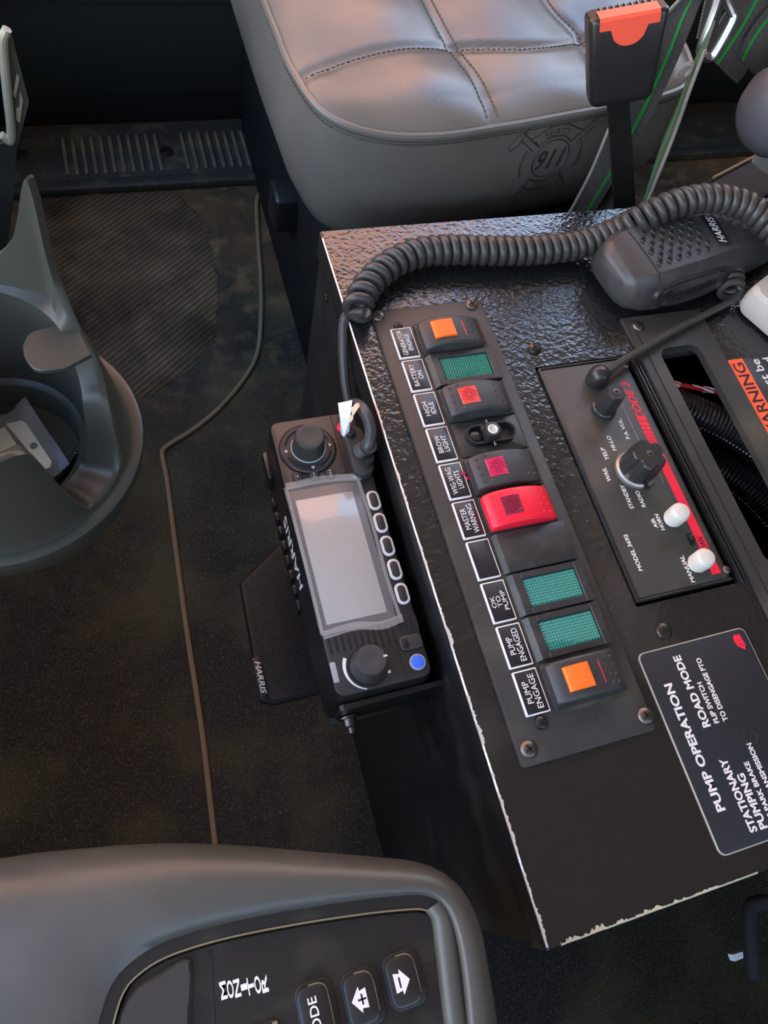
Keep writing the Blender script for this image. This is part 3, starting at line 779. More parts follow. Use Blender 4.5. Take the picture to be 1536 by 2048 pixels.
# handset cable for the siren: plug, cord, coil by the hand microphone
pc = thing('plug_cable', (153, -151, 1.3), 'thin black cable with round elbow plug in the siren control head', 'cable')
b = new(); lathe(b, [(7.0, 0), (7.3, 5), (7.0, 8), (5.6, 11), (3.4, 12.6), (.2, 13)], (152, -152.5, 1.3), n=26); obj('plug', b, m_knob, pc)
cp = [V((152, -152.5, 8.5))] + [at(x, y, 'z', z) for x, y, z in ((1217, 742, 9), (1245, 722, 8), (1300, 690, 6.5), (1360, 655, 6), (1420, 624, 6), (1462, 602, 7), (1481, 583, 10), (1476, 562, 14))]
b = new(); cpc = cr(cp, 10); tube(b, cpc, 2.9, 10, lambda i, n: 4.6 - 1.9 * min(1, i / (n * .22)) if i < n * .3 else 2.8); obj('cord', b, m_cord, pc)
b = new(); hp = []
c0 = at(1462, 578, 'z', 10)
for k in range(90):
    a = 2 * math.pi * k / 22; d = V((.35, .85, .1)).normalized()
    e1 = V((.9, -.3, 0)).normalized(); e2 = d.cross(e1); hp.append(c0 + d * (k * .28 - 4) + (e1 * math.cos(a) + e2 * math.sin(a)) * 7.6)
tube(b, hp, 2.5, 8); obj('coil', b, m_cord, pc)

# cover plate with open window, conduits and wire inside
cv = thing('cover_plate', (225, -222, 0), 'flat black cover plate with an open rounded window beside the siren control', 'panel')
b = new()
XO0, XO1, YO0, YO1 = 193.4, 259.0, -352, -105
NW = 10
ho = rrect(33, 166, 8, NW, 226, -217.5)
# outer outline sampled radially to match the window outline
oo = []
cxh, cyh = 226, -217.5
for x, y in ho:
    fx = (x - cxh) / 16.5; fy = (y - cyh) / 83.0; m_ = max(abs(fx), abs(fy))
    oo.append((cxh + fx / m_ * ((XO1 - cxh) if fx > 0 else (cxh - XO0)), cyh + fy / m_ * ((YO1 - cyh) if fy > 0 else (cyh - YO0))))
loft(b, [[V((x, y, 0)) for x, y in oo], [V((x, y, 2.2)) for x, y in oo], [V((x, y, 2.2)) for x, y in ho], [V((x, y, 0)) for x, y in ho], [V((x, y, -3.2)) for x, y in ho]], cap0=False, cap1=False)
obj('plate', b, m_cover, cv)
b = new(); box(b, (187.4, -308, 0), (188.6, -131, 1.4), .3); box(b, (190.2, -308, 0), (191.4, -128, 1.2), .3); obj('edge_ridges', b, m_bez, cv)
b = new(); box(b, (199.2, -350, 2.1), (199.9, -112, 2.5)); obj('scored_line', b, m_hole, cv, smooth=0)
screw(203.2, -113.6, 2.2, 4.4, 2.2, m_steel, cv, ang=.9)
b = new(); box(b, (205, -136, -10), (247, -133, -3.2), .5); obj('window_lip', b, m_cover, cv)
def conduit(pts, r, label):
    P = cr(pts, 12); NR = int(plen(P) / 3.1); P = resample(P, NR * 6 + 1); t = thing('split_conduit', P[len(P) // 2], label, 'conduit', 'conduits under the console window')
    b = new(); tube(b, P, r, 16, lambda i, n: r * (1 - .11 * max(0, math.cos(i * 2 * math.pi / 6)))); obj('corrugated_sleeve', b, m_conduit, t)
    b = new(); fr = frames(P)
    for i in range(3, len(P) - 4, 6):
        d = (CAM - P[i]).normalized(); tt = fr[i][0]; d = (d - tt * d.dot(tt)).normalized(); d = (d * .75 + tt.cross(d) * .66).normalized(); q = P[i] + d * r * .97
        box(b, q - V((.55, .55, .4)), q + V((.55, .55, .4)))
    obj('painted_glints', b, m_tag, t)  # pale chips painted on as glints along the sleeve
conduit([at(1330, 800, 'z', -30), at(1400, 830, 'z', -30), at(1470, 865, 'z', -32), at(1540, 915, 'z', -34), at(1640, 1010, 'z', -40)], 12.0, 'black corrugated conduit nearer the red wire inside the console window')
conduit([at(1350, 890, 'z', -66), at(1420, 925, 'z', -64), at(1490, 970, 'z', -64), at(1560, 1040, 'z', -68), at(1640, 1160, 'z', -74)], 15, 'thicker black corrugated conduit deeper inside the console window')
b = new(); P = cr([at(1310, 755, 'z', -26), at(1350, 768, 'z', -24), at(1400, 777, 'z', -24), at(1470, 790, 'z', -26), at(1560, 808, 'z', -28)], 10); tube(b, P, 1.9, 10)
t = obj('red_wire', b, m_redwire, label='red wire with white tracer inside the console window', cat='wire')
b = new()
fr = frames(P)
for i0 in (5, 17, 29):
    q = [P[i] + (fr[i][1] * math.cos(.5 + .22 * (i - i0)) + fr[i][2] * math.sin(.5 + .22 * (i - i0))) * 1.75 for i in range(i0, min(i0 + 8, len(P)))]; tube(b, q, .55, 6)
for sg in (0, 1, 2, 3):
    for i0 in (9, 21):
        q = [P[i] + (fr[i][1] * math.cos(sg * 1.57 + .3 * (i - i0)) + fr[i][2] * math.sin(sg * 1.57 + .3 * (i - i0))) * 1.75 for i in range(i0, min(i0 + 4, len(P)))]; tube(b, q, .6, 6)
obj('white_tracer', b, m_white, t)

# ------------------------------------------------------------------ placards
wp = thing('warning_placard', (300, -190, 0), 'black warning placard with an orange heading at the right frame edge', 'placard')
b = new(); slab(b, 300, -205, 81, 108, 0, 1.2, 1.5, .3); obj('plate', b, m_placard, wp)
b = new(); prism(b, [(259.8, -258), (272.6, -258), (272.6, -151.3), (259.8, -151.3)], 1.1, 1.25); obj('orange_band', b, m_orangep, wp)
b = new(); text(b, 'WARNING', (266.3, -187.5, 1.3), 66, 9.2, bold=.015); obj('heading', b, m_placard, wp)
b = new(); text(b, 'must be', (281.8, -171.5, 1.3), 36, 7.2, bold=.014); obj('lettering', b, m_white, wp)
b = new(); text(b, 'ed', (292.5, -158.5, 1.3), 10, 7.4, bold=.014); obj('lettering', b, m_white, wp)

pp = thing('pump_placard', (138, -385.6, 0), 'black PUMP OPERATION placard with white lettering at the console corner', 'placard')
b = new(); slab(b, 138, -385.6, 72.6, 107.4, 0, .9, 4, .2); obj('pale_border', b, m_border, pp)
b = new(); slab(b, 138, -385.6, 71.4, 106.2, .5, 1.05, 3.6, .2); obj('plate', b, m_placard, pp)
for tx, c, L, H in (('PUMP OPERATION', (112.4, -385.5), 68, 5.3), ('ROAD MODE', (124.6, -358.4), 40.5, 5.0), ('FLIP SWITCH', (131.3, -366.7), 23, 3.2), ('TO DISENGAGE PTO', (137, -360.5), 36, 3.3),
                    ('STATIONARY', (125.3, -414.6), 37.5, 4.8), ('PUMPING', (131.6, -419.4), 28, 4.8), ('SET PARK BRAKE', (138.0, -417.5), 33.5, 3.2), ('SHIFT TRANSMISSION', (144.4, -413), 41, 3.2)):
    b = new(); text(b, tx, (*c, 1.1), L, H, bold=.036); obj('lettering', b, m_white, pp)
b = new(); lx_, ly_ = 167.4, -339.6
prism(b, [(lx_ + y, ly_ + x) for x, y in ((-5.2, 1.2), (-2.4, -2.2), (.6, -3.2), (3.2, -3.0), (4.5, -1.2), (3.6, .4), (4.6, 1.8), (1.2, 2.2), (-2, 2.8))][::-1], 1.0, 1.2); lg = obj('red_logo', b, m_redprint, pp)
b = new(); tube(b, [V((lx_ - .8, ly_ - 1.5, 1.25)), V((lx_ + 1.2, ly_ - 2.5, 1.25)), V((lx_ + 1.2, ly_ + 1.2, 1.25)), V((lx_ - .4, ly_ + .6, 1.25))], .22, 5); obj('logo_line', b, m_labelblk, lg)
b = new(); tube(b, [V((147 + 4.3 * math.cos(k * math.pi / 3), -389.8 + 4.3 * math.sin(k * math.pi / 3), 1.08)) for k in range(7)], .18, 5); obj('hex_mark', b, m_frame, pp)

# ------------------------------------------------------------------ two-way radio beside the console
ra = thing('mobile_radio', (-37, -222, -84), 'black two-way radio control head with grey screen hung beside the console', 'radio')
RZ = -22.0; RX0, RX1, RY0, RY1 = -65.6, -8.0, -312.5, -133.5; RCX, RCY = (RX0 + RX1) / 2, (RY0 + RY1) / 2
b = new(); L = []
for z, ins, r in ((-84, 4, 5), (-80, 0, 6), (-28, 0, 6), (-25, .2, 6), (RZ - 1, 1.2, 5.5)):
    L.append([V((x, y, z)) for x, y in rrect(RX1 - RX0 - 2 * ins, RY1 - RY0 - 2 * ins, r, 5, RCX, RCY)])
loft(b, L); obj('body', b, m_radioside, ra)
b = new(); slab(b, RCX, RCY, RX1 - RX0 - 2.0, RY1 - RY0 - 2.0, RZ - 3, RZ, 5.5, 1.0, 5); fc = obj('front_cover', b, m_radio, ra)
b = new(); box(b, (-25.0, -183.5, RZ - .3), (-24.6, -134.5, RZ + .12)); box(b, (-24.6, -311.5, RZ - .3), (-24.2, -287, RZ + .12)); box(b, (-24.6, -183.7, RZ - .3), (-8.6, -183.3, RZ + .12)); obj('panel_gaps', b, m_hole, fc, smooth=0)
# ribs and lettering on the left side
for k in range(8):
    y = -168 - k * 10.5; b = new(); box(b, (RX0 - 2.6, y - 3.2, -78), (RX0 + .6, y + 3.2, -66), 1.0); obj('side_fin', b, m_radioside, ra)
b = new(); box(b, (RX0 - 4.2, -160, -66), (RX0 + .5, -139, -48), 2); obj('side_boss', b, m_radioside, ra)
b = new(); text(b, 'HARRIS', (RX0 - .05, -214, -47), 51, 17, EY, -EZ, .012, .08, .3); obj('side_lettering', b, m_white, ra)
# rotary knobs
def rknob(x, y, rb, rt, h, name, flutes=8):
    z = RZ
    def lob(a, r, hh): return r * (1 - (.045 if .3 * h < hh < .92 * h and math.cos(flutes * a) > .55 else 0))
    b = new(); lathe(b, [(rb, 0), (rb, h * .15), (rb * .97, h * .3), (rt * 1.01, h * .8), (rt * .98, h * .92), (rt * .9, h * .985), (rt * .72, h), (rt * .5, h * .985), (rt * .2, h * .97)], (x, y, z), n=64, lobes=lob); return obj(name, b, m_radioknob, ra)
kx, ky = -44.8, -157.3
b = new(); lathe(b, [(18.2, -.2), (18.2, .1), (.5, .12)], (kx, ky, RZ), n=48); obj('dial_recess', b, m_hole, fc)
b = new(); lathe(b, [(17.2, 0), (17.2, 1.2), (16.6, 1.7), (11, 1.8)], (kx, ky, RZ), n=48); dd = obj('direction_pad', b, m_radio, ra)
for a0 in (100, 190, 280, 10):
    b = new(); ring(b, (kx, ky, RZ + 1.75), 14.2, .7, n=12, m=6, a0=a0 + 10, a1=a0 + 62); obj('pad_arc', b, m_hole, dd)
for k in range(4):
    a = math.pi / 2 * k; d = V((math.cos(a), math.sin(a), 0)); e = V((-d.y, d.x, 0)); q = V((kx, ky, 0)) + d * 14.0
    b = new(); tri = [q + d * 1.3, q - d * .7 + e * 1.2, q - d * .7 - e * 1.2]; prism(b, [(p.x, p.y) for p in tri], RZ + 1.7, RZ + 1.95); obj('pad_arrow', b, m_pill, dd)
b = new(); lathe(b, [(10.9, 1.5), (10.9, 2.6), (10, 2.7)], (kx, ky, RZ), n=40); obj('knob_ring', b, m_ringgrey, ra)
rknob(kx, ky, 10.4, 9.2, 16.5, 'selector_knob')
k2x, k2y = -43.6, -298.4
rk2 = rknob(k2x, k2y, 10.2, 8.8, 14.5, 'volume_knob')
b = new(); box(b, (k2x + 6.6, k2y - .3, RZ + 13.6), (k2x + 8.9, k2y + .8, RZ + 14.6), .2); obj('knob_mark', b, m_pill, rk2)
b = new(); lathe(b, [(11.6, -.1), (11.6, .5), (10, .6)], (k2x, k2y, RZ), n=40); obj('knob_skirt', b, m_radioside, ra)
b = new(); N = 20; iv, ov_ = [], []
for k in range(N + 1):
    a = math.radians(148 + 105 * k / N); tt = k / N; wd = .5 + 1.6 * (1 - tt)
    iv.append((k2x + 12.4 * math.cos(a), k2y + 12.4 * math.sin(a))); ov_.append((k2x + (12.4 + wd) * math.cos(a), k2y + (12.4 + wd) * math.sin(a)))
prism(b, ov_ + iv[::-1], RZ - .1, RZ + .12); obj('volume_arc', b, m_white, fc)
b = new(); lathe(b, [(1.0, 0), (1.0, .15), (.1, .16)], (-32.9, -304.2, RZ), n=12); obj('status_dot', b, m_white, fc)
b = new(); lathe(b, [(1.3, 0), (1.3, .25), (.1, .3)], (-20.3, -181.6, RZ), n=14); obj('light_sensor', b, m_pill, fc)
b = new(); slab(b, -62.6, -297.6, 3.2, 11.5, RZ - .2, RZ + .25, .8, .1); obj('side_light', b, m_sidel, fc)
# three keys under the dial
for k, (x, y) in enumerate(((-55.6, -175.6), (-45.5, -176.3), (-35.3, -177.1))):
    b = new(); slab(b, x, y, 6.4, 8.2, RZ - .2, RZ + .1, 3, .05, 6); q = obj('key_recess', b, m_hole, fc)
    b = new(); slab(b, x, y, 5.4, 7.2, RZ - .2, RZ + 1.6, 2.7, .8, 6); q = obj('function_key', b, m_radioknob, ra)
    for j in range(k + 1):
        b = new(); lathe(b, [(.5, 0), (.5, .1), (.05, .12)], (x, y + (j - k / 2) * 1.9, RZ + 1.6), n=8); obj('key_dot', b, m_pill, q)
# screen
b = new(); slab(b, -42.3, -230.4, 44.5, 92, RZ - .2, RZ + .5, 1.5, .2); obj('screen_bezel', b, m_bezelglass, ra)
b = new(); slab(b, -42.6, -231, 35.8, 79.4, RZ + .4, RZ + .62, .4, .05, 2); obj('screen', b, m_screen, ra)
b = new(); L = []
for i in range(7):
    x = -64.5 + i * 7.4; lp = []
    for j in range(13):
        y = -180.5 - j * 8.0; lp.append(V((x + .6 * math.sin(j * .9), y + .8 * math.sin(i * 1.3), RZ + 1.0 + (.55 * math.sin(i * 2.1 + j * 1.7) * .35 + (.5 if i in (0, 6) or j in (0, 12) else 0)))))
    L.append(lp)
loft(b, L, closed=False); obj('screen_film', b, m_film, ra, label='loose clear protective film over the screen')
for P in ([(-64.2, -181.5), (-40, -180.6), (-17.5, -183.2)], [(-19.6, -183.5), (-18.8, -215), (-19.4, -250), (-18.6, -277)], [(-64, -276.5), (-45, -275.2), (-30, -278.2), (-17, -276.4)], [(-64.6, -182), (-64.0, -230), (-64.4, -276)]):
    b = new(); q = cr([V((x, y, RZ + 1.9)) for x, y in P], 6); tx = abs(P[0][0] - P[-1][0]) > 20; ribbon(b, q, [(EY * 2.4 if tx else EX * 1.1)] * len(q), .15); obj('film_edge', b, m_filmedge, ra)
# five outlined keys
for k in range(5):
    x, y = -13.3 + .1 * k, -200.0 - k * 15.5
    b = new(); slab(b, x, y, 8.8, 14.4, RZ - .3, RZ + .15, 3.6, .1, 6); q0 = obj('key_recess', b, m_hole, fc)
    b = new(); slab(b, x, y, 7.8, 13.4, RZ - .3, RZ + 1.0, 3.6, .5, 6); q = obj('menu_key', b, m_pill, ra)
    b = new(); slab(b, x, y, 4.9, 10.3, RZ, RZ + 1.12, 2.4, .15, 6); obj('key_face', b, m_radio, q)
# vents
for k in range(11):
    x = -61.5 + k * 3.7; ln = 9.5 if k < 7 else 13
    b = new(); slab(b, x, -283.0 + (0 if k < 7 else -1), 1.6, ln, RZ - 1, RZ + .1, .8, .02, 3); obj('vent_slot', b, m_hole, fc)
for k in range(4):
    b = new(); slab(b, -19.8 + k * 3.4, -279.6, 1.6, 9.0, RZ - 1, RZ + .1, .8, .02, 3); obj('vent_slot', b, m_hole, fc)
b = new(); slab(b, -16.2, -291, 13.4, 8.6, RZ - .2, RZ + 1.3, 2.4, .6, 5); q = obj('port_cover', b, m_radioknob, ra)
b = new(); slab(b, -19.8, -291, 3.2, 6.0, RZ + 1.2, RZ + 2.2, 1.4, .5, 4); obj('pull_tab', b, m_radioside, q)
b = new(); lathe(b, [(4.6, -.1), (4.6, .9), (3.9, 1.0)], (-15.7, -302.8, RZ), n=28); q = obj('button_ring', b, m_ringgrey, ra)
b = new(); lathe(b, [(3.9, .5), (3.8, 1.3), (3, 1.6), (.1, 1.65)], (-15.7, -302.8, RZ), n=28); obj('blue_button', b, m_blue, ra)
# red button near the connector
b = new(); lathe(b, [(4.4, 0), (4.4, 1.2), (3.6, 1.8), (.1, 1.9)], (-18.6, -146, RZ), n=22); obj('red_button', b, m_redprint, ra)
# right-hand module seat for the connector
b = new(); slab(b, -14.8, -166.3, 13.6, 36, RZ - 1, RZ + 6.0, 6.4, 1.5, 7); cn = obj('connector_block', b, m_radioknob, ra)
b = new(); lathe(b, [(3.6, 5), (3.6, 12), (3.2, 12.6), (.1, 12.6)], (-11.8, -176.5, RZ), n=28, lobes=lambda a, r, h: r * (1 - (.06 if math.cos(14 * a) > 0 else 0))); ts = obj('thumb_screw', b, m_knob, ra)
b = new(); box(b, (-14.6, -177.0, RZ + 12.2), (-9.0, -176.0, RZ + 12.75)); obj('slot', b, m_hole, ts, smooth=0)
b = new(); lathe(b, [(3.2, 5), (3.2, 9.5), (2.8, 10), (.1, 10)], (-17, -154.5, RZ), n=24); obj('thumb_screw', b, m_knob, ra)
# coiled microphone cord
path0 = [at(x, y, 'z', z) for x, y, z in ((712, 628, 11), (722, 596, 12), (745, 560, 12), (790, 524, 12), (850, 503, 12), (930, 500, 12), (1010, 502, 12), (1090, 499, 12), (1160, 489, 13), (1225, 466, 20), (1285, 436, 34), (1350, 408, 45), (1420, 397, 49), (1490, 412, 49), (1540, 450, 47), (1600, 520, 42))]
pth = resample(cr(path0, 14), 1900); FR = frames(pth); TL_ = plen(pth); hel = []; ph = 0.0; step = TL_ / 1899
for i, p in enumerate(pth):
    s = i * step; pitch = 9.4 if s < 48 else 9.4 - 2.6 * min(1, (s - 48) / 40)
    ph += 2 * math.pi * step / pitch; tt, a, c = FR[i]; hel.append(p + (a * math.cos(ph) + c * math.sin(ph)) * 7.1)
mc = thing('microphone_cord', (170, -40, 0), 'thick black coiled microphone cord lying along the back of the console', 'cord')
b = new(); tube(b, hel, 3.4, 8); obj('coil', b, m_cord, mc, smooth=60)
tail = [hel[0]] + [V(p) for p in (at(692, 632, 'z', 2), at(686, 690, 'x', -7), at(690, 760, 'x', -8), at(701, 826, 'x', -8))]
b = new(); tl = cr(tail, 10); tube(b, tl, 3.4, 10); obj('tail', b, m_cord, mc)
lead = [at(690, 840, 'z', -34), at(694, 818, 'z', -14), at(712, 808, 'z', 0), at(731, 828, 'z', 4), at(741, 862, 'z', 1), at(735, 893, 'z', -4), V((-12.5, -166.5, RZ + 12))]
b = new(); tube(b, cr(lead, 10), 3.7, 10); obj('lead', b, m_cord, mc)
b = new(); dr_ = (V((-12.5, -166.5, RZ + 12)) - at(735, 893, 'z', -4)).normalized(); base = V((-13.5, -167.5, RZ + 5))
tp = at(735, 893, 'z', -6); ax = (tp - base).normalized(); ln = (tp - base).length
prof = [(6.2, 0), (6.2, 2)]
for k in range(4): prof += [(5.9 - .2 * k, 3 + k * 2.1), (4.9 - .2 * k, 3.8 + k * 2.1), (5.8 - .2 * k, 4.6 + k * 2.1)]
prof += [(5.2, 12), (5.2, 14.5), (4, 15)]
lathe(b, prof, base, ax, 22); obj('strain_relief', b, m_cord, mc)
# paper tag and tape on the lead
tgn = [at(676, 806, 'z', 0), at(705, 800, 'z', 4), at(700, 838, 'z', 2), at(699, 862, 'z', -6), at(688, 874, 'z', -8), at(682, 868, 'z', -6), at(680, 835, 'z', 0)]
b = new()
up_ = [p + V((-.2, -.3, .35)) for p in tgn]; loft(b, [tgn, up_]); tg_ = obj('cable_tag', b, m_tag, label='folded white paper tag hanging on the cable above the radio', cat='tag', smooth=0)
b = new(); q = [at(690, 862, 'z', -7.2), at(694, 856, 'z', -6.6)]; tube(b, q, .7, 5); obj('print_mark', b, m_labelblk, tg_)
for pts, nm in (([(701, 818), (712, 806), (719, 812), (706, 832)], 0), ([(713, 806), (721, 806), (733, 824), (729, 829)], 1), ([(698, 835), (707, 826), (706, 838), (700, 846)], 2)):
    b = new(); P = [at(x, y, 'z', 6 + (.0 if nm else 1)) for x, y in pts]; loft(b, [P, [p + V((-.1, -.3, .3)) for p in P]]); obj('yellowed_tape', b, m_tape, tg_, smooth=0)

# bracket with bolt
bk = thing('radio_bracket', (-30, -316, -84), 'black metal bracket with zinc bolt holding the radio to the console side', 'bracket')
b = new(); pr = [(-62, -64), (-62, -38), (-60, -36), (0, -35), (0, -62), (-20, -72), (-50, -72)]
loft(b, [[V((x, y_, z)) for x, z in pr] for y_ in (-313.2, -316.4)]); obj('end_plate', b, m_side, bk)
b = new(); box(b, (-62, -316, -90), (.3, -134, -86.5), .5); obj('under_plate', b, m_side, bk)
b = new(); p = at(697, 1434, 'y', -317); lathe(b, [(6.2, 0), (6.2, 1.2), (4.2, 1.4), (4.2, 5.5), (3.4, 6.2), (2.4, 6.3), (2.4, 9.5), (.1, 9.7)], p, (0, -1, 0), 18); obj('bolt', b, m_steel, bk)

# loudspeaker below the radio
spk = thing('loudspeaker', (-45, -222, -215), 'black angular loudspeaker with woven grille partly hidden beneath the radio', 'speaker')
ZS = -150.0
sp = [at(x, y, 'z', ZS) for x, y in ((478, 1165), (560, 1083))] + [V((-2, -160, ZS)), V((-2, -282, ZS))] + [at(x, y, 'z', ZS) for x, y in ((548, 1406), (520, 1400))]
sp = [V((min(p.x, -2), p.y, p.z)) for p in sp]; sc_c = sum(sp, V()) / len(sp)
sp = [p for p in sp]
L = []
for z, k in ((-215, .82), (-160, 1.0), (-152, 1.0), (ZS, .965)): L.append([V((sc_c.x + (p.x - sc_c.x) * k, sc_c.y + (p.y - sc_c.y) * k, z)) for p in sp])
for lp in L:
    for p in lp: p.x = min(p.x, -2)
b = new(); loft(b, L); obj('cabinet', b, m_radioside, spk, smooth=20)
def inside(x, y, poly):
    c = False; n = len(poly)
    for i in range(n):
        a, d = poly[i], poly[i - 1]
        if (a.y > y) != (d.y > y) and x < (d.x - a.x) * (y - a.y) / (d.y - a.y) + a.x: c = not c
    return c
ins = [sc_c + (p - sc_c) * .92 for p in sp]; b = new(); nb = 0
for i in range(60):
    for j in range(80):
        x = -100 + i * 2.4 + (1.2 if j % 2 else 0); y = -286 + j * 1.75
        if x < -34 and inside(x, y, ins):
            vs = [b.verts.new((x + dx, y + dy, ZS - .1)) for dx, dy in ((-.85, -.5), (.85, -.5), (.85, .5), (-.85, .5))]; ap = b.verts.new((x, y, ZS + .55))
            for q in range(4): b.faces.new((vs[q], vs[(q + 1) % 4], ap))
obj('grille', b, m_mesh, spk, kind='stuff', smooth=0)
b = new(); box(b, (-97.0, -277, ZS - .2), (-90.8, -247, ZS + .8), .3); bd = obj('badge', b, m_radioside, spk)
b = new(); text(b, 'HARRIS', (-93.9, -262, ZS + .85), 24, 4.0, -EY, EX, .012, .08, .3); obj('badge_lettering', b, m_white, bd)
b = new(); box(b, (-20, -240, -230), (.3, -200, -215), 1); box(b, (-3, -240, -230), (.3, -200, -160), 1); obj('mount', b, m_side, spk)

# ------------------------------------------------------------------ hand microphone on the console
mk = thing('hand_microphone', (265, -70, 0), 'black hand microphone with ringed grille lying on the console under the coiled cord', 'microphone')
ax0, axd = V((186, -78, 0)), V((.985, .17, 0)); axn = V((-.17, .985, 0))
def msec(s, hw, zt, zb, ch):
    """section across the microphone: flat top, sloping shoulders, rounded belly"""
    c = ax0 + axd * s; dz = zt - zb; P = [(-hw * .64, zt), (-hw * .30, zt + .5), (hw * .30, zt + .5), (hw * .64, zt), (hw * .80, zt - dz * .14), (hw * .98, zt - dz * .66), (hw * .96, zt - dz * .82), (hw * .80, zt - dz * .96), (hw * .3, zb), (-hw * .3, zb), (-hw * .80, zt - dz * .96), (-hw * .96, zt - dz * .82), (-hw * .98, zt - dz * .66), (-hw * .80, zt - dz * .14)]
    return [c + axn * u + EZ * z for u, z in P]
secs = [(0, 12, 20, 8, 3), (2, 19, 25, 5, 4), (7, 26, 29.5, 3, 6), (15, 30.5, 32.5, 2, 7), (26, 32.5, 34, 1.5, 7.5), (60, 32.5, 35, 1.5, 7.5), (100, 29.5, 35.5, 2, 7.5), (130, 25, 35, 3, 7), (165, 19, 34, 4, 6), (176, 16, 32, 8, 5), (180, 10, 26, 12, 3)]
fine = []
for (a, b2) in zip(secs, secs[1:]):
    for k in range(3): t_ = k / 3; fine.append(tuple(p + (q - p) * t_ for p, q in zip(a, b2)))
fine.append(secs[-1])
b = new(); loft(b, [msec(*q) for q in fine]); obj('body', b, m_mic, mk, smooth=30)
b = new(); P = [ax0 + axd * 22.5 + axn * u + EZ * z for u, z in ((-26.2, 28.9), (-20.6, 33.6), (-9, 34.2), (9, 34.2), (20.6, 33.6), (26, 29))]; tube(b, P, .35, 5); obj('shell_seam', b, m_hole, mk)
for i in range(6):
    for j in range(6):
        s = 28 + j * 8.6 + (i % 2) * 4.3; u = -14 + i * 5.4
        if s > 78: continue
        c = ax0 + axd * s + axn * u + EZ * (34.75 + .012 * s)
        b = new(); ring(b, c, 2.3, .5, axd, axn, 14, 5, 20, 250); o = obj('grille_ring', b, m_knob, mk)
        b = new(); lathe(b, [(1.2, -.3), (1.2, .12), (.1, .14)], c, n=10); obj('grille_hole', b, m_hole, mk)
b = new()
for sg in (88.5,):
    c = ax0 + axd * sg + EZ * 35.9; box(b, (c.x - 6, c.y - 15, c.z - .3), (c.x + 6, c.y + 15, c.z + .15), .1, 1, Matrix.Rotation(math.radians(3), 3, 'Z'))
bd = obj('badge', b, m_labelblk, mk)
b = new(); text(b, 'HARRIS', (c.x, c.y, c.z + .2), 25, 6, EY, -EX, .012, .05, .3); obj('badge_lettering', b, m_white, bd)
# push-to-talk key on the near side
def near(s, z, lift=0):   # point on the near flank
    f = (34.6 - z) / 33.0; hw = 32.5 if s < 60 else 32.5 - 3 * (s - 60) / 40
    c = ax0 + axd * s; u = hw * (.80 + .18 * (f - .14) / .52); return c - axn * (u + lift) + EZ * (z + lift * .35)
b = new(); L = []
NP = 40
for k_, lift, sc_ in ((0, -1.5, 1.06), (1, .9, 1.0), (2, 1.2, .93), (3, -.2, .80)):
    lp = []
    for q in range(NP):
        a = 2 * math.pi * q / NP; ca, sa = math.cos(a), math.sin(a)
        s = 58 + 36 * sc_ * (abs(ca) ** .62) * (1 if ca > 0 else -1); z = 18.5 + 9.5 * sc_ * (abs(sa) ** .8) * (1 if sa > 0 else -1); lp.append(near(s, z, lift + .2))
    L.append(lp)
loft(b, L); pt = obj('talk_key', b, m_knob, mk)
for k in range(12):
    s = 36 + k * 3.9; b = new(); c = near(s, 15 + .1 * k, .3); box(b, c - V((.7, 1.0, 3.2)), c + V((.7, .8, 3.2)), .3, 1); obj('key_groove', b, m_hole, pt)
b = new(); tube(b, [near(57 + 29 * math.cos(a), 21 + 3.5 * math.sin(a), .3) for a in [math.pi * k / 14 for k in range(15)]], 1.2, 8); obj('key_lip', b, m_mic, pt)

# pale object at the right frame edge
b = new(); L = []
for z, k in ((2, .90), (5, .98), (14, 1.0), (21, .97), (24, .86)):
    L.append([V((316 + x * k, -122 + y * k, z)) for x, y in rrect(44, 52, 9, 5)])
loft(b, L)
for v in b.verts: q = V((v.co.x - 316, v.co.y + 122, 0)); a = .45; v.co.x, v.co.y = 318 + q.x * math.cos(a) - q.y * math.sin(a), -121 + q.x * math.sin(a) + q.y * math.cos(a)
obj('pale_block', b, m_fabric, label='pale grey rough-surfaced block cut off by the right frame edge', cat='block')

# ------------------------------------------------------------------ seat belt buckle, straps, tongue
bu = thing('belt_buckle', at(1243, 415, 'y', 32), 'black seat belt buckle with red release button standing on a sleeve', 'buckle')
vray = (RIGHT * (1243 - 768) + UP * (1024 - 208) + FWD * F_PX)
o0 = CAM + vray * (512 / F_PX); vd = (CAM - o0).normalized()
r0 = (RIGHT - vd * RIGHT.dot(vd)).normalized(); u0 = vd.cross(r0)
a_ = math.radians(9); rr_ = r0 * math.cos(a_) + u0 * math.sin(a_); ur_ = u0 * math.cos(a_) - r0 * math.sin(a_)
a_ = math.radians(14); ux = rr_ * math.cos(a_) - vd * math.sin(a_); nn_ = vd * math.cos(a_) + rr_ * math.sin(a_)
a_ = math.radians(24); uz = ur_ * math.cos(a_) + nn_ * math.sin(a_); un = nn_ * math.cos(a_) - ur_ * math.sin(a_)
wb, wt, hgt = 44.0, 50.0, 55.0
def bp_(x, y, z): return o0 + ux * x + un * y + uz * z     # y towards the camera side
b = new(); L = []
def bsec(z, wd, d0, d1, r): return [bp_(x, y, z) for x, y in rrect(wd, d1 - d0, r, 4, 0, (d0 + d1) / 2)]
for z, k, d0, d1 in ((0, .86, -15, -1), (1.5, .93, -16.5, .3), (5, .97, -18, 1.2), (hgt * .5, 1.0, -19, 2), (hgt - 3, 1.02, -19, 2.2), (hgt - .8, 1.0, -18.4, 1.6), (hgt, .96, -17.6, .8)):
    f = z / hgt; L.append(bsec(z, (wb + (wt - wb) * f) * k, d0, d1, 4.5))
loft(b, L); obj('housing', b, m_buckle, bu)
wv = wt * .76; b = new(); ft = [(-wv / 2 + wv * k / 16) for k in range(17)]
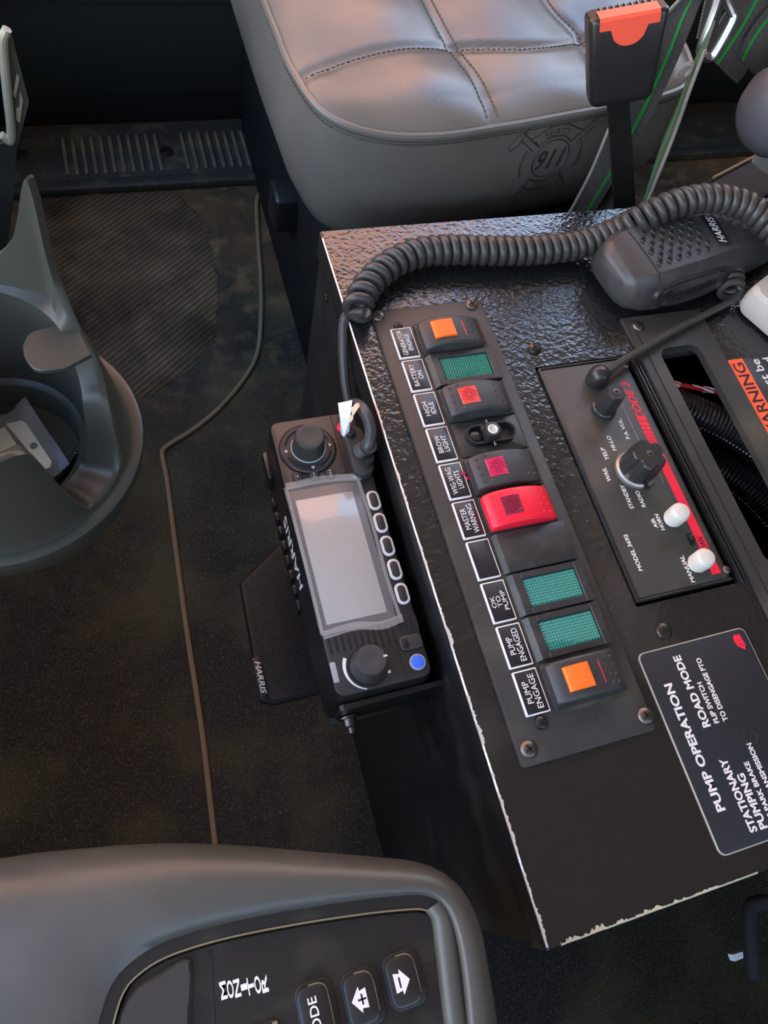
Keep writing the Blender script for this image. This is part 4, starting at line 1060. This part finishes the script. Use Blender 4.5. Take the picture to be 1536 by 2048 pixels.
def lower(x): return hgt - 7 if abs(x) > wv * .30 else hgt - 7 - 10.5 * math.sqrt(max(0, 1 - (x / (wv * .305)) ** 2))
loft(b, [[bp_(x, 2.9, lower(x)) for x in ft], [bp_(x, 3.0, hgt - 1.5) for x in ft], [bp_(x, 1.6, hgt + .4) for x in ft], [bp_(x, -9.5, hgt + 1.2) for x in ft], [bp_(x, -9.6, hgt - 2) for x in ft]], closed=False)
obj('release_button', b, m_bucklered, bu, label='red release button', smooth=30)
b = new(); P = [bp_(x, y, hgt + .15) for x, y in ((-wv * .44, -9), (wv * .44, -9), (wv * .44, -14), (-wv * .44, -14))]; loft(b, [[p - uz for p in P], P]); sl_ = obj('tongue_slot', b, m_hole, bu, smooth=0)
for k in range(9):
    x = -wv * .42 + wv * .84 * k / 8; b = new(); c = bp_(x, -11.5, hgt + .6); box(b, c - V((.7, 2.6, .9)), c + V((.7, 2.6, .9)), .2, 1); obj('slot_tooth', b, m_buckle, sl_)
b = new(); s0, s1, s2 = bp_(-1, -9, 2), at(1243, 310, 'y', 34), at(1250, 440, 'y', 34)
cpt = cr([s0, s1, s2], 8); wd = []
for i, p in enumerate(cpt): wd.append(ux * (7.5 + 1.5 * i / len(cpt)))
ribbon(b, cpt, wd, 7); obj('sleeve', b, m_seatbox, bu)
b = new(); tube(b, [bp_(0, -9, 3), s1.lerp(s0, .75)], 2.6, 8); obj('cable_stalk', b, m_dkscrew, bu)

def strap(pts, halfw, label, stripe=0.0, edge=False, th=1.4, sub=8):
    """pts = (px, py, Y); halfw = (px offset) tips given as world vectors"""
    C_ = cr([at(x, y, 'y', Y) for x, y, Y in pts], sub); n = len(C_)
    H = cr([V(h) for h in halfw], sub)
    if len(H) != n: H = resample(H, n)
    cen_ = C_[n // 2]; t = thing('belt_strap', cen_, label, 'seat belt', 'grey belt straps beside the seat')
    b = new(); ribbon(b, C_, H, th); obj('webbing', b, m_web, t)
    def lift(i):
        tt = (C_[min(i + 1, n - 1)] - C_[max(i - 1, 0)]).normalized(); q = tt.cross(H[i]).normalized(); return q if q.dot(CAM - C_[i]) > 0 else -q
    if stripe is not None:
        b = new(); ribbon(b, [C_[i] + H[i] * stripe + lift(i) * .5 for i in range(n)], [h.normalized() * 1.4 for h in H], .9); obj('green_stripe', b, m_beltgrn, t)
    if edge:
        b = new(); tube(b, [C_[i] + H[i] * edge for i in range(n)], 1.3, 8); obj('woven_edge', b, m_beltedge, t)
    return t
def web():
    m = mat('woven webbing', (.075, .077, .076), .8); t = m.node_tree; P = t.nodes['Principled BSDF']; tc_ = t.nodes.new('ShaderNodeTexCoord')
    ck = t.nodes.new('ShaderNodeTexWave'); ck.inputs['Scale'].default_value = 260; ck.bands_direction = 'DIAGONAL'; ck.inputs['Distortion'].default_value = 3
    c2 = t.nodes.new('ShaderNodeTexNoise'); c2.inputs['Scale'].default_value = 900
    mx = t.nodes.new('ShaderNodeMix'); mx.data_type = 'RGBA'; mx.inputs['A'].default_value = (.055, .057, .056, 1); mx.inputs['B'].default_value = (.11, .112, .108, 1)
    bp2 = t.nodes.new('ShaderNodeBump'); bp2.inputs['Strength'].default_value = .8; bp2.inputs['Distance'].default_value = .0008
    t.links.new(tc_.outputs['Object'], ck.inputs['Vector']); t.links.new(tc_.outputs['Object'], c2.inputs['Vector'])
    t.links.new(ck.outputs[0], mx.inputs['Factor']); t.links.new(mx.outputs['Result'], P.inputs['Base Color']); t.links.new(ck.outputs[0], bp2.inputs['Height']); t.links.new(bp2.outputs[0], P.inputs['Normal'])
    return m
m_web = web()
strap([(1430, -70, 84), (1360, 20, 74), (1318, 120, 60), (1272, 220, 54), (1218, 330, 51), (1158, 435, 48)], [(16, 6, 12), (17, 4, 12), (16, 2, 12), (16, 0, 11), (14, 0, 10), (13, 0, 9)], 'grey belt strap with green stripe running behind the buckle sleeve', .35, -1.0)
strap([(1420, 70, 26), (1385, 150, 22), (1352, 240, 22), (1320, 320, 20), (1288, 410, 16)], [(7, 10, 3), (5, 10, 3), (4.5, 10, 2), (4, 10, 2), (4, 8, 2)], 'narrow grey belt strap seen edge-on, with a looped end', .25, -1.0)
b = new(); c = at(1364, 150, 'y', 20); ring(b, c + V((0, 0, 3)), 4.5, 1.7, ux, EZ, 18, 8, -60, 230); obj('looped_end', b, m_beltedge, bpy.data.objects['belt_strap.001'])
strap([(1590, -90, 110), (1530, -10, 95), (1490, 60, 84), (1440, 135, 74)], [(26, 0, -12), (27, 0, -12), (27, 0, -13), (26, 0, -14)], 'wide grey belt strap with green stripe at the upper right corner', -.2)
strap([(1640, -30, 100), (1570, 40, 88), (1530, 90, 80), (1500, 140, 76)], [(22, 0, -10), (22, 0, -10), (22, 0, -11), (20, 0, -12)], 'pale grey belt strap at the far right frame edge', -.7)
strap([(1450, -60, 74), (1425, 20, 66), (1405, 90, 58)], [(11, 0, -6), (10, 0, -6), (8, 0, -5)], 'short grey belt strap threaded through the chrome loop', .2)
b = new(); P = [at(x, y, 'y', Y) for x, y, Y in ((1447, -40, 60), (1428, 20, 54), (1402, 92, 46), (1404, 108, 45), (1418, 116, 45), (1430, 104, 46), (1464, 42, 54), (1462, 24, 57), (1448, -10, 62), (1440, -50, 64))]
PP = cr(P, 6); tube(b, PP, 3.1, 10)
obj('chrome_loop', b, m_chrome, label='bent chrome belt loop at the upper right', cat='belt loop')
# padded grey bolster at the right edge
b = new(); c = at(1574, 218, 'y', 20)
lathe(b, [(2, -34), (14, -32), (24, -26), (31, -16), (33, 0), (34, 40), (34, 110), (30, 128), (18, 140), (2, 144)], c, V((1, .12, .1)), 36)
bo_ = obj('padded_bolster', b, m_bolster, label='rounded grey blue padded bolster at the right frame edge', cat='bolster', smooth=60)
b = new(); P = [at(x, y, 'y', Y) for x, y, Y in ((1512, 306, 22), (1530, 322, 22), (1560, 335, 24))]; ribbon(b, P, [V((-3, 0, 9))] * 3, 3); obj('strap_end', b, m_beltedge, bo_)
# dark box edge behind the console
b = new(); p0, p1 = at(1425, 358, 'z', -10), at(1545, 296, 'z', -10)
loft(b, [[p0, p1, p1 + V((0, -40, 0)), p0 + V((0, -40, 0))], [p + V((0, 0, -80)) for p in (p0, p1, p1 + V((0, -40, 0)), p0 + V((0, -40, 0)))]])
bx_ = obj('floor_box', b, m_hole, label='dark box with a worn brown edge behind the console at right', cat='box', smooth=0)
b = new(); tube(b, [p0 + V((0, 0, 1)), p1 + V((0, 0, 1))], 1.3, 6); obj('worn_edge', b, m_dirtstrip, bx_)

# ------------------------------------------------------------------ chrome plate on a strap, upper left
b = new(); Yp = 200
t = thing('belt_tongue', at(20, 285, 'y', Yp), 'slotted zinc belt tongue plate on a dark strap at the upper left edge', 'belt tongue')
def pl(pts, y0, y1): 
    A = [at(x, y, 'y', y0) for x, y in pts]; off = V((0, y1 - y0, 0)); return [A, [p + off for p in A]]
loft(b, pl([(8, 62), (20, 60), (58, 205), (36, 290), (14, 286), (8, 200)], Yp, Yp + 3)); obj('plate', b, m_zinc, t, smooth=0)
b = new(); tube(b, cr([at(x, y, 'y', Yp - 3) for x, y in ((14, 58), (6, 82), (9, 130), (16, 200), (22, 255), (20, 282), (2, 270))], 6), 3.4, 10); obj('rolled_edge', b, m_brass, t)
for q in ([(34, 148), (39, 155), (31, 196), (26, 190)], [(40, 182), (46, 200), (40, 246), (33, 240), (32, 218), (39, 214)]):
    b = new(); loft(b, pl(q, Yp - 1.2, Yp + .5)); obj('lit_slot', b, m_brass, t, smooth=0)  # bright pieces stand in for light caught in the slots
b = new(); ctr = [at(x, y, 'y', Y) for x, y, Y in ((6, 285, Yp + 2), (2, 340, Yp), (-2, 410, Yp - 6), (-16, 520, Yp - 10))]; ribbon(b, cr(ctr, 6), [V((11, 0, 0))] * 19, 3); obj('strap', b, m_door, t)

# ------------------------------------------------------------------ cup holder on the dash, left
cup = thing('cup_holder', (-206.7, -159.3, 10), 'dark grey plastic cup holder with a tall pointed back and handle notch', 'cup holder')
CC = V((-206.7, -159.3, 0))
KEY = [(-200, 104), (-150, 104), (-100, 104), (-75, 103), (-66, 101), (-61, 93), (-57, 64), (-52, 45), (-46, 42), (-38, 41.5), (-30, 42), (-23, 50), (-16, 64), (-8, 74), (0, 77), (6, 81), (12, 87), (18, 95), (24, 103), (29, 109), (33, 116), (36.5, 130), (39, 150), (41.5, 158), (44.5, 153), (48.5, 140), (54, 126), (62, 115), (72, 108), (90, 105), (120, 104), (180, 104), (220, 104)]
def zt(a):
    for q in range(1, len(KEY) - 2):
        (am, zm), (a0, z0), (a1, z1), (ap, zp) = KEY[q - 1:q + 3]
        if a0 <= a <= a1:
            h = a1 - a0; t = (a - a0) / h; m0 = (z1 - zm) / (a1 - am) * h; m1 = (zp - z0) / (ap - a0) * h
            return (2 * t ** 3 - 3 * t * t + 1) * z0 + (t ** 3 - 2 * t * t + t) * m0 + (3 * t * t - 2 * t ** 3) * z1 + (t ** 3 - t * t) * m1
    return 104
NA = 360; L = []
def ringpts(fn): return [fn(-180 + 360 * k / NA) for k in range(NA)]
def pol(a, r, z): return CC + V((r * math.cos(math.radians(a)), r * math.sin(math.radians(a)), z))
def ro(a, z): return 62 - 8.0 * min(1, max(0, (z - 45) / 50.0)) + .17 * max(0, z - 100)
L.append(ringpts(lambda a: pol(a, 60, 8))); L.append(ringpts(lambda a: pol(a, 67.5, 30))); L.append(ringpts(lambda a: pol(a, 68.6, 36))); L.append(ringpts(lambda a: pol(a, 68.4, 39.5)))
L.append(ringpts(lambda a: pol(a, 66.5, 40.6))); L.append(ringpts(lambda a: pol(a, 63.0, 40.2)))
for f in (.0, .25, .5, .75, .9): L.append(ringpts(lambda a: pol(a, ro(a, 42 + (zt(a) - 44) * f), max(40.5, 42 + (zt(a) - 44) * f))))
L.append(ringpts(lambda a: pol(a, ro(a, zt(a)) - .8, max(41, zt(a) - .6)))); L.append(ringpts(lambda a: pol(a, ro(a, zt(a)) - 2.6, zt(a)))); L.append(ringpts(lambda a: pol(a, ro(a, zt(a)) - 4.4, zt(a) - .6)))
L.append(ringpts(lambda a: pol(a, 46.5 + .10 * max(0, zt(a) - 98), min(98, zt(a) - 2.0)))); L.append(ringpts(lambda a: pol(a, 45, min(96, zt(a) - 3))))
L.append(ringpts(lambda a: pol(a, 41, 38))); L.append(ringpts(lambda a: pol(a, 40, 35)))
L.append(ringpts(lambda a: pol(a, 37.2, 33.4))); L.append(ringpts(lambda a: pol(a, 36.2, 32))); L.append(ringpts(lambda a: pol(a, 34.5, 18))); L.append(ringpts(lambda a: pol(a, 4, 17.5)))
b = new(); loft(b, L); obj('shell', b, m_cup, cup, smooth=38)
b = new(); fp_ = [(-181, -148.5), (-177.5, -142), (-168, -139.6), (-158, -138.5), (-153.3, -157.5), (-164.8, -163.3), (-176.1, -162.9), (-180.6, -155.4)]
fq = cr([V((x, y, 0)) for x, y in fp_[:3]] , 4) + [V((-158, -138.5, 0)), V((-153.3, -157.5, 0))] + cr([V((x, y, 0)) for x, y in fp_[5:] + fp_[:1]], 4)[:-1]
prism(b, [(p.x, p.y) for p in fq][::-1], 92.5, 95, .5); obj('spring_flap', b, m_cup, cup)
b = new(); box(b, (-400, -185, -28), (-225, -130, 9), 8, 3); obj('stem', b, m_cup, cup)
# bagged metal bracket lying in the cup
bg = thing('bagged_bracket', (-197, -158, 18), 'pale metal bracket in a clear plastic bag inside the cup holder', 'bracket')
b = new()
prism(b, [(-206, -141), (-198.4, -140.2), (-196.4, -142), (-185.8, -167.8), (-186.6, -170.8), (-190.6, -172.4), (-193.6, -165)][::-1], 24, 25.6, .4); obj('plate', b, m_bracket, bg)
b = new(); prism(b, [(-216, -146), (-207.4, -141.2), (-196.4, -165), (-205, -172)][::-1], 22, 23.4, .4); obj('plate', b, m_bracket, bg)
b = new(); lathe(b, [(1.9, 0), (1.9, .15), (.1, .16)], (-193.6, -157, 25.6), n=16); obj('bolt_hole', b, m_hole, bg)
b = new(); gx, gy = 10, 10; L2 = []
for i in range(gx + 1):
    lp = []
    for j in range(gy + 1):
        u, v_ = i / gx, j / gy; p = V((-216, -140, 0)).lerp(V((-194, -131, 0)), u).lerp(V((-203, -186, 0)).lerp(V((-177, -172, 0)), u), v_)
        lp.append(V((p.x, p.y, 27.5 + 4.5 * max(0, u - .7) * 3 * (1 - v_) + 1.5 * math.sin(u * 9 + v_ * 5) + 1.2 * math.sin(v_ * 11))))
    L2.append(lp)
loft(b, L2, closed=False); obj('clear_bag', b, m_bag, bg)
b = new(); hp = []; a0, a1 = at(163, 893, 'z', 21), at(104, 968, 'z', 21)
for k in range(260):
    f = k / 259; p = a0.lerp(a1, f); d = (a1 - a0).normalized(); e = d.cross(EZ); hp.append(p + e * (1.6 * math.cos(k * .75)) + EZ * (1.6 * math.sin(k * .75)))
tube(b, hp, .45, 5); sb = obj('coil_spring', b, m_dkscrew, label='thin dark coil spring lying in the cup holder', cat='spring')
b = new(); lathe(b, [(2.6, -1.5), (3, 0), (2.6, 1.5)], at(130, 934, 'z', 21.5), (a1 - a0), 12); obj('collar', b, m_knob, sb)

# ------------------------------------------------------------------ transmission selector on the dash, bottom left
se = thing('gear_selector', (-125, -440, -60), 'dark grey dash pod with black push-button transmission selector', 'gear selector')
ZP = 30.0
outer = [(-60, 1722), (0, 1715), (150, 1697), (300, 1686), (450, 1688), (600, 1700), (740, 1712), (830, 1722), (890, 1748), (930, 1796), (955, 1860), (968, 1930), (980, 2000), (992, 2090), (1010, 2250)]
inner = [(110, 2500), (150, 2250), (170, 2140), (192, 2060), (215, 1985), (250, 1935), (320, 1888), (430, 1852), (560, 1825), (700, 1803), (800, 1792), (855, 1792), (890, 1815), (912, 1870), (926, 1950), (940, 2090), (958, 2250)]
NO = 90
O = [V((-352, -600, 0)), V((-350, -470, 0)), V((-338, -380, 0)), V((-300, -342, 0))] + [at(x, y, 'z', 14) for x, y in outer[1:]]; O = cr(O, 8); I = cr([at(x, y, 'z', ZP + 5) for x, y in inner], 8)
def by_corner(L, c1, c2):
    i, j = (min(range(len(L)), key=lambda k: (L[k].xy - c.xy).length) for c in (c1, c2))
    return resample(L[:i + 1], 24) + resample(L[i:j + 1], 47)[1:] + resample(L[j:], 21)[1:]
O = by_corner(O, V((-318, -352, 0)), at(905, 1762, 'z', 14)); I = by_corner(I, at(290, 1905, 'z', ZP + 5), at(878, 1803, 'z', ZP + 5))
# keep both curves advancing together: outer left end paired to inner left end
b = new(); L = []
def mixl(f, z): return [V((o.x + (i_.x - o.x) * f, o.y + (i_.y - o.y) * f, z)) for o, i_ in zip(O, I)]
for f, z in ((-.04, -60), (-.02, -20), (0, 8), (.03, 18), (.12, 27), (.3, 33), (.55, 36.5), (.85, 37), (.95, 36), (1.0, 33.5), (1.01, 27)): L.append(mixl(f, z))
loft(b, L, closed=False); obj('pod_shell', b, m_dash, se, smooth=50)
icen = sum(I, V()) / len(I)
IN = []
for i in range(len(I)):
    t_ = (I[min(i + 2, NO - 1)] - I[max(i - 2, 0)]).normalized(); q = V((t_.y, -t_.x, 0)); IN.append(q)
if (icen - I[NO // 2]).dot(IN[NO // 2]) < 0: IN = [-q for q in IN]
def ins_(d, z): return [V((p.x + q.x * d, p.y + q.y * d, z)) for p, q in zip(I, IN)]
b = new(); loft(b, [ins_(-.5, 27), ins_(-.5, 33), ins_(5.0, 32.5), ins_(5.6, 31), ins_(6.2, 27)], closed=False); obj('recess_lip', b, m_dashblk, se)
b = new(); loft(b, [ins_(5.0, 33.0), ins_(5.7, 33.0), ins_(5.7, 32)], closed=False); obj('worn_line', b, m_wornbrass, se)
b = new(); pl_ = ins_(6.8, ZP); vs = [b.verts.new(p) for p in pl_]; b.faces.new(vs); vs2 = [b.verts.new(p - EZ * 8) for p in pl_]
for i in range(len(vs) - 1): b.faces.new((vs[i], vs[i + 1], vs2[i + 1], vs2[i]))
fcp = obj('button_panel', b, m_dashblk, se, smooth=20)
# raised rounded right rim of the panel and the display hump at left
b = new(); P = cr([at(x, y, 'z', ZP) for x, y in ((868, 1806), (884, 1835), (893, 1900), (905, 2000), (925, 2150))], 8); tube(b, P, 5.0, 14); obj('panel_rim', b, m_dash, se)
b = new(); P = [at(x, y, 'z', ZP) for x, y in ((250, 2200), (232, 2060), (262, 1985), (320, 1945), (382, 1918), (382, 2060), (372, 2200))]; P = [(p.x, p.y) for p in cr(P, 4)]
prism(b, P, ZP - .5, ZP + 2.2, 1.6); obj('display_window', b, m_selwin, se)
b = new(); p0 = at(397, 1904, 'z', ZP); box(b, (p0.x - .6, p0.y - 70, ZP - .4), (p0.x + .8, p0.y, ZP + .3), 0, rot=Matrix.Rotation(math.radians(-7), 3, 'Z')); obj('panel_groove', b, m_hole, se, smooth=0)
RZm = Matrix.Rotation(math.radians(-3), 3, 'Z')
BT = [(-111.2, -439.5, 'mode_button'), (-92.7, -438.6, 'up_button'), (-74.8, -437.6, 'down_button')]
for x, y, nm in BT:
    hh = 24 if nm == 'mode_button' else 19.5
    b = new(); slab(b, x + 1.0, y, 15.6, hh + 1.2, ZP - .2, ZP + 1.2, 4.5, .5, 6); rim = None
    q = obj(nm, b, m_selbtn, se)
    b = new(); slab(b, x - .2, y, 12.6, hh - 1, ZP + 1, ZP + 4.2, 4, 1.4, 6); obj('button_cap', b, m_selbtn, q)
    b = new(); P = cr([V((x - 1, y + hh / 2 - .6, ZP + 3.2)), V((x + 4.0, y + hh / 2 - 1.2, ZP + 3.4)), V((x + 5.9, y + hh / 2 - 5, ZP + 3.3)), V((x + 6.0, y - hh / 2 + 4, ZP + 3.2))], 6); tube(b, P, .32, 6); obj('worn_edge', b, m_wornbrass, q)
    zc = ZP + 4.3
    if nm == 'mode_button':
        b = new(); text(b, 'MODE', (x - .6, y - .5, zc), 16, 3.6, bold=.012); obj('button_lettering', b, m_white, q)
    else:
        sg = -1 if nm == 'up_button' else 1; b = new(); xx = x - .8
        P = [(xx + sg * 3.4, y), (xx - sg * .2, y + 4.6), (xx - sg * .4, y + 3.0), (xx - sg * 3.0, y + 3.6), (xx - sg * 3.0, y - 3.4), (xx - sg * .4, y - 3.0), (xx - sg * .2, y - 4.6)]
        prism(b, P if sg > 0 else P[::-1], zc - .3, zc + .05); ar = obj('arrow_mark', b, m_white, q, smooth=0)
        b = new(); xm = xx - sg * .9; box(b, (xm - .35, y - 1.9, zc), (xm + .35, y + 1.9, zc + .12))
        if nm == 'up_button': box(b, (xm - 1.7, y - .35, zc), (xm + 1.7, y + .35, zc + .12))
        obj('sign_mark', b, m_labelblk, ar, smooth=0)
b = new()
for k, chh in enumerate('MONITOR'):
    f = k / 6; x = -144.2 + 15.8 * f; y = -420.4 - 2.4 * f; text(b, chh, (x, y, ZP + .1), 6.2 if chh != 'I' else 2.2, 2.5, bold=.02)
obj('column_lettering', b, m_white, fcp)
b = new(); slab(b, -133, -452, 15, 34, ZP - .2, ZP + 1.5, 2.5, .6); q = obj('indicator_window', b, m_selbtn, se)
b = new(); box(b, (-128.2, -460, ZP + 1.4), (-126.2, -436, ZP + 1.7)); obj('worn_edge', b, m_wornbrass, q)
b = new(); text(b, 'ALLISON', (-63.2, -450, ZP + .12), 30, 3.4, bold=.01); text(b, 'TRANSMISSION', (-59.4, -449, ZP + .12), 30, 1.6); obj('embossed_lettering', b, m_hole, fcp)

# ------------------------------------------------------------------ things by the driver's seat, lower right
b = new(); p0, p1 = at(1468, 1916, 'z', -150), at(1506, 1903, 'z', -150); d = (p1 - p0)
loft(b, [[p0 + V((0, 2, 0)), p0 - V((0, 2, 0)), p1 - V((0, 1.5, 0)), p1 + V((0, 1.5, 0))], [p + V((0, 0, -6)) for p in (p0 + V((0, 2, 0)), p0 - V((0, 2, 0)), p1 - V((0, 1.5, 0)), p1 + V((0, 1.5, 0)))]])
obj('pale_strip', b, m_tag, label='small pale strip on the dark floor below the console front', cat='strip', smooth=0)
b = new(); P = [at(x, y, 'z', -140) for x, y in ((1508, 1960), (1500, 1880), (1500, 1820), (1515, 1806), (1536, 1806), (1560, 1830), (1570, 1900))]; tube(b, cr(P, 6), 5, 12)
obj('seat_handle', b, m_hole, label='black bent lever handle at the lower right frame edge', cat='handle')
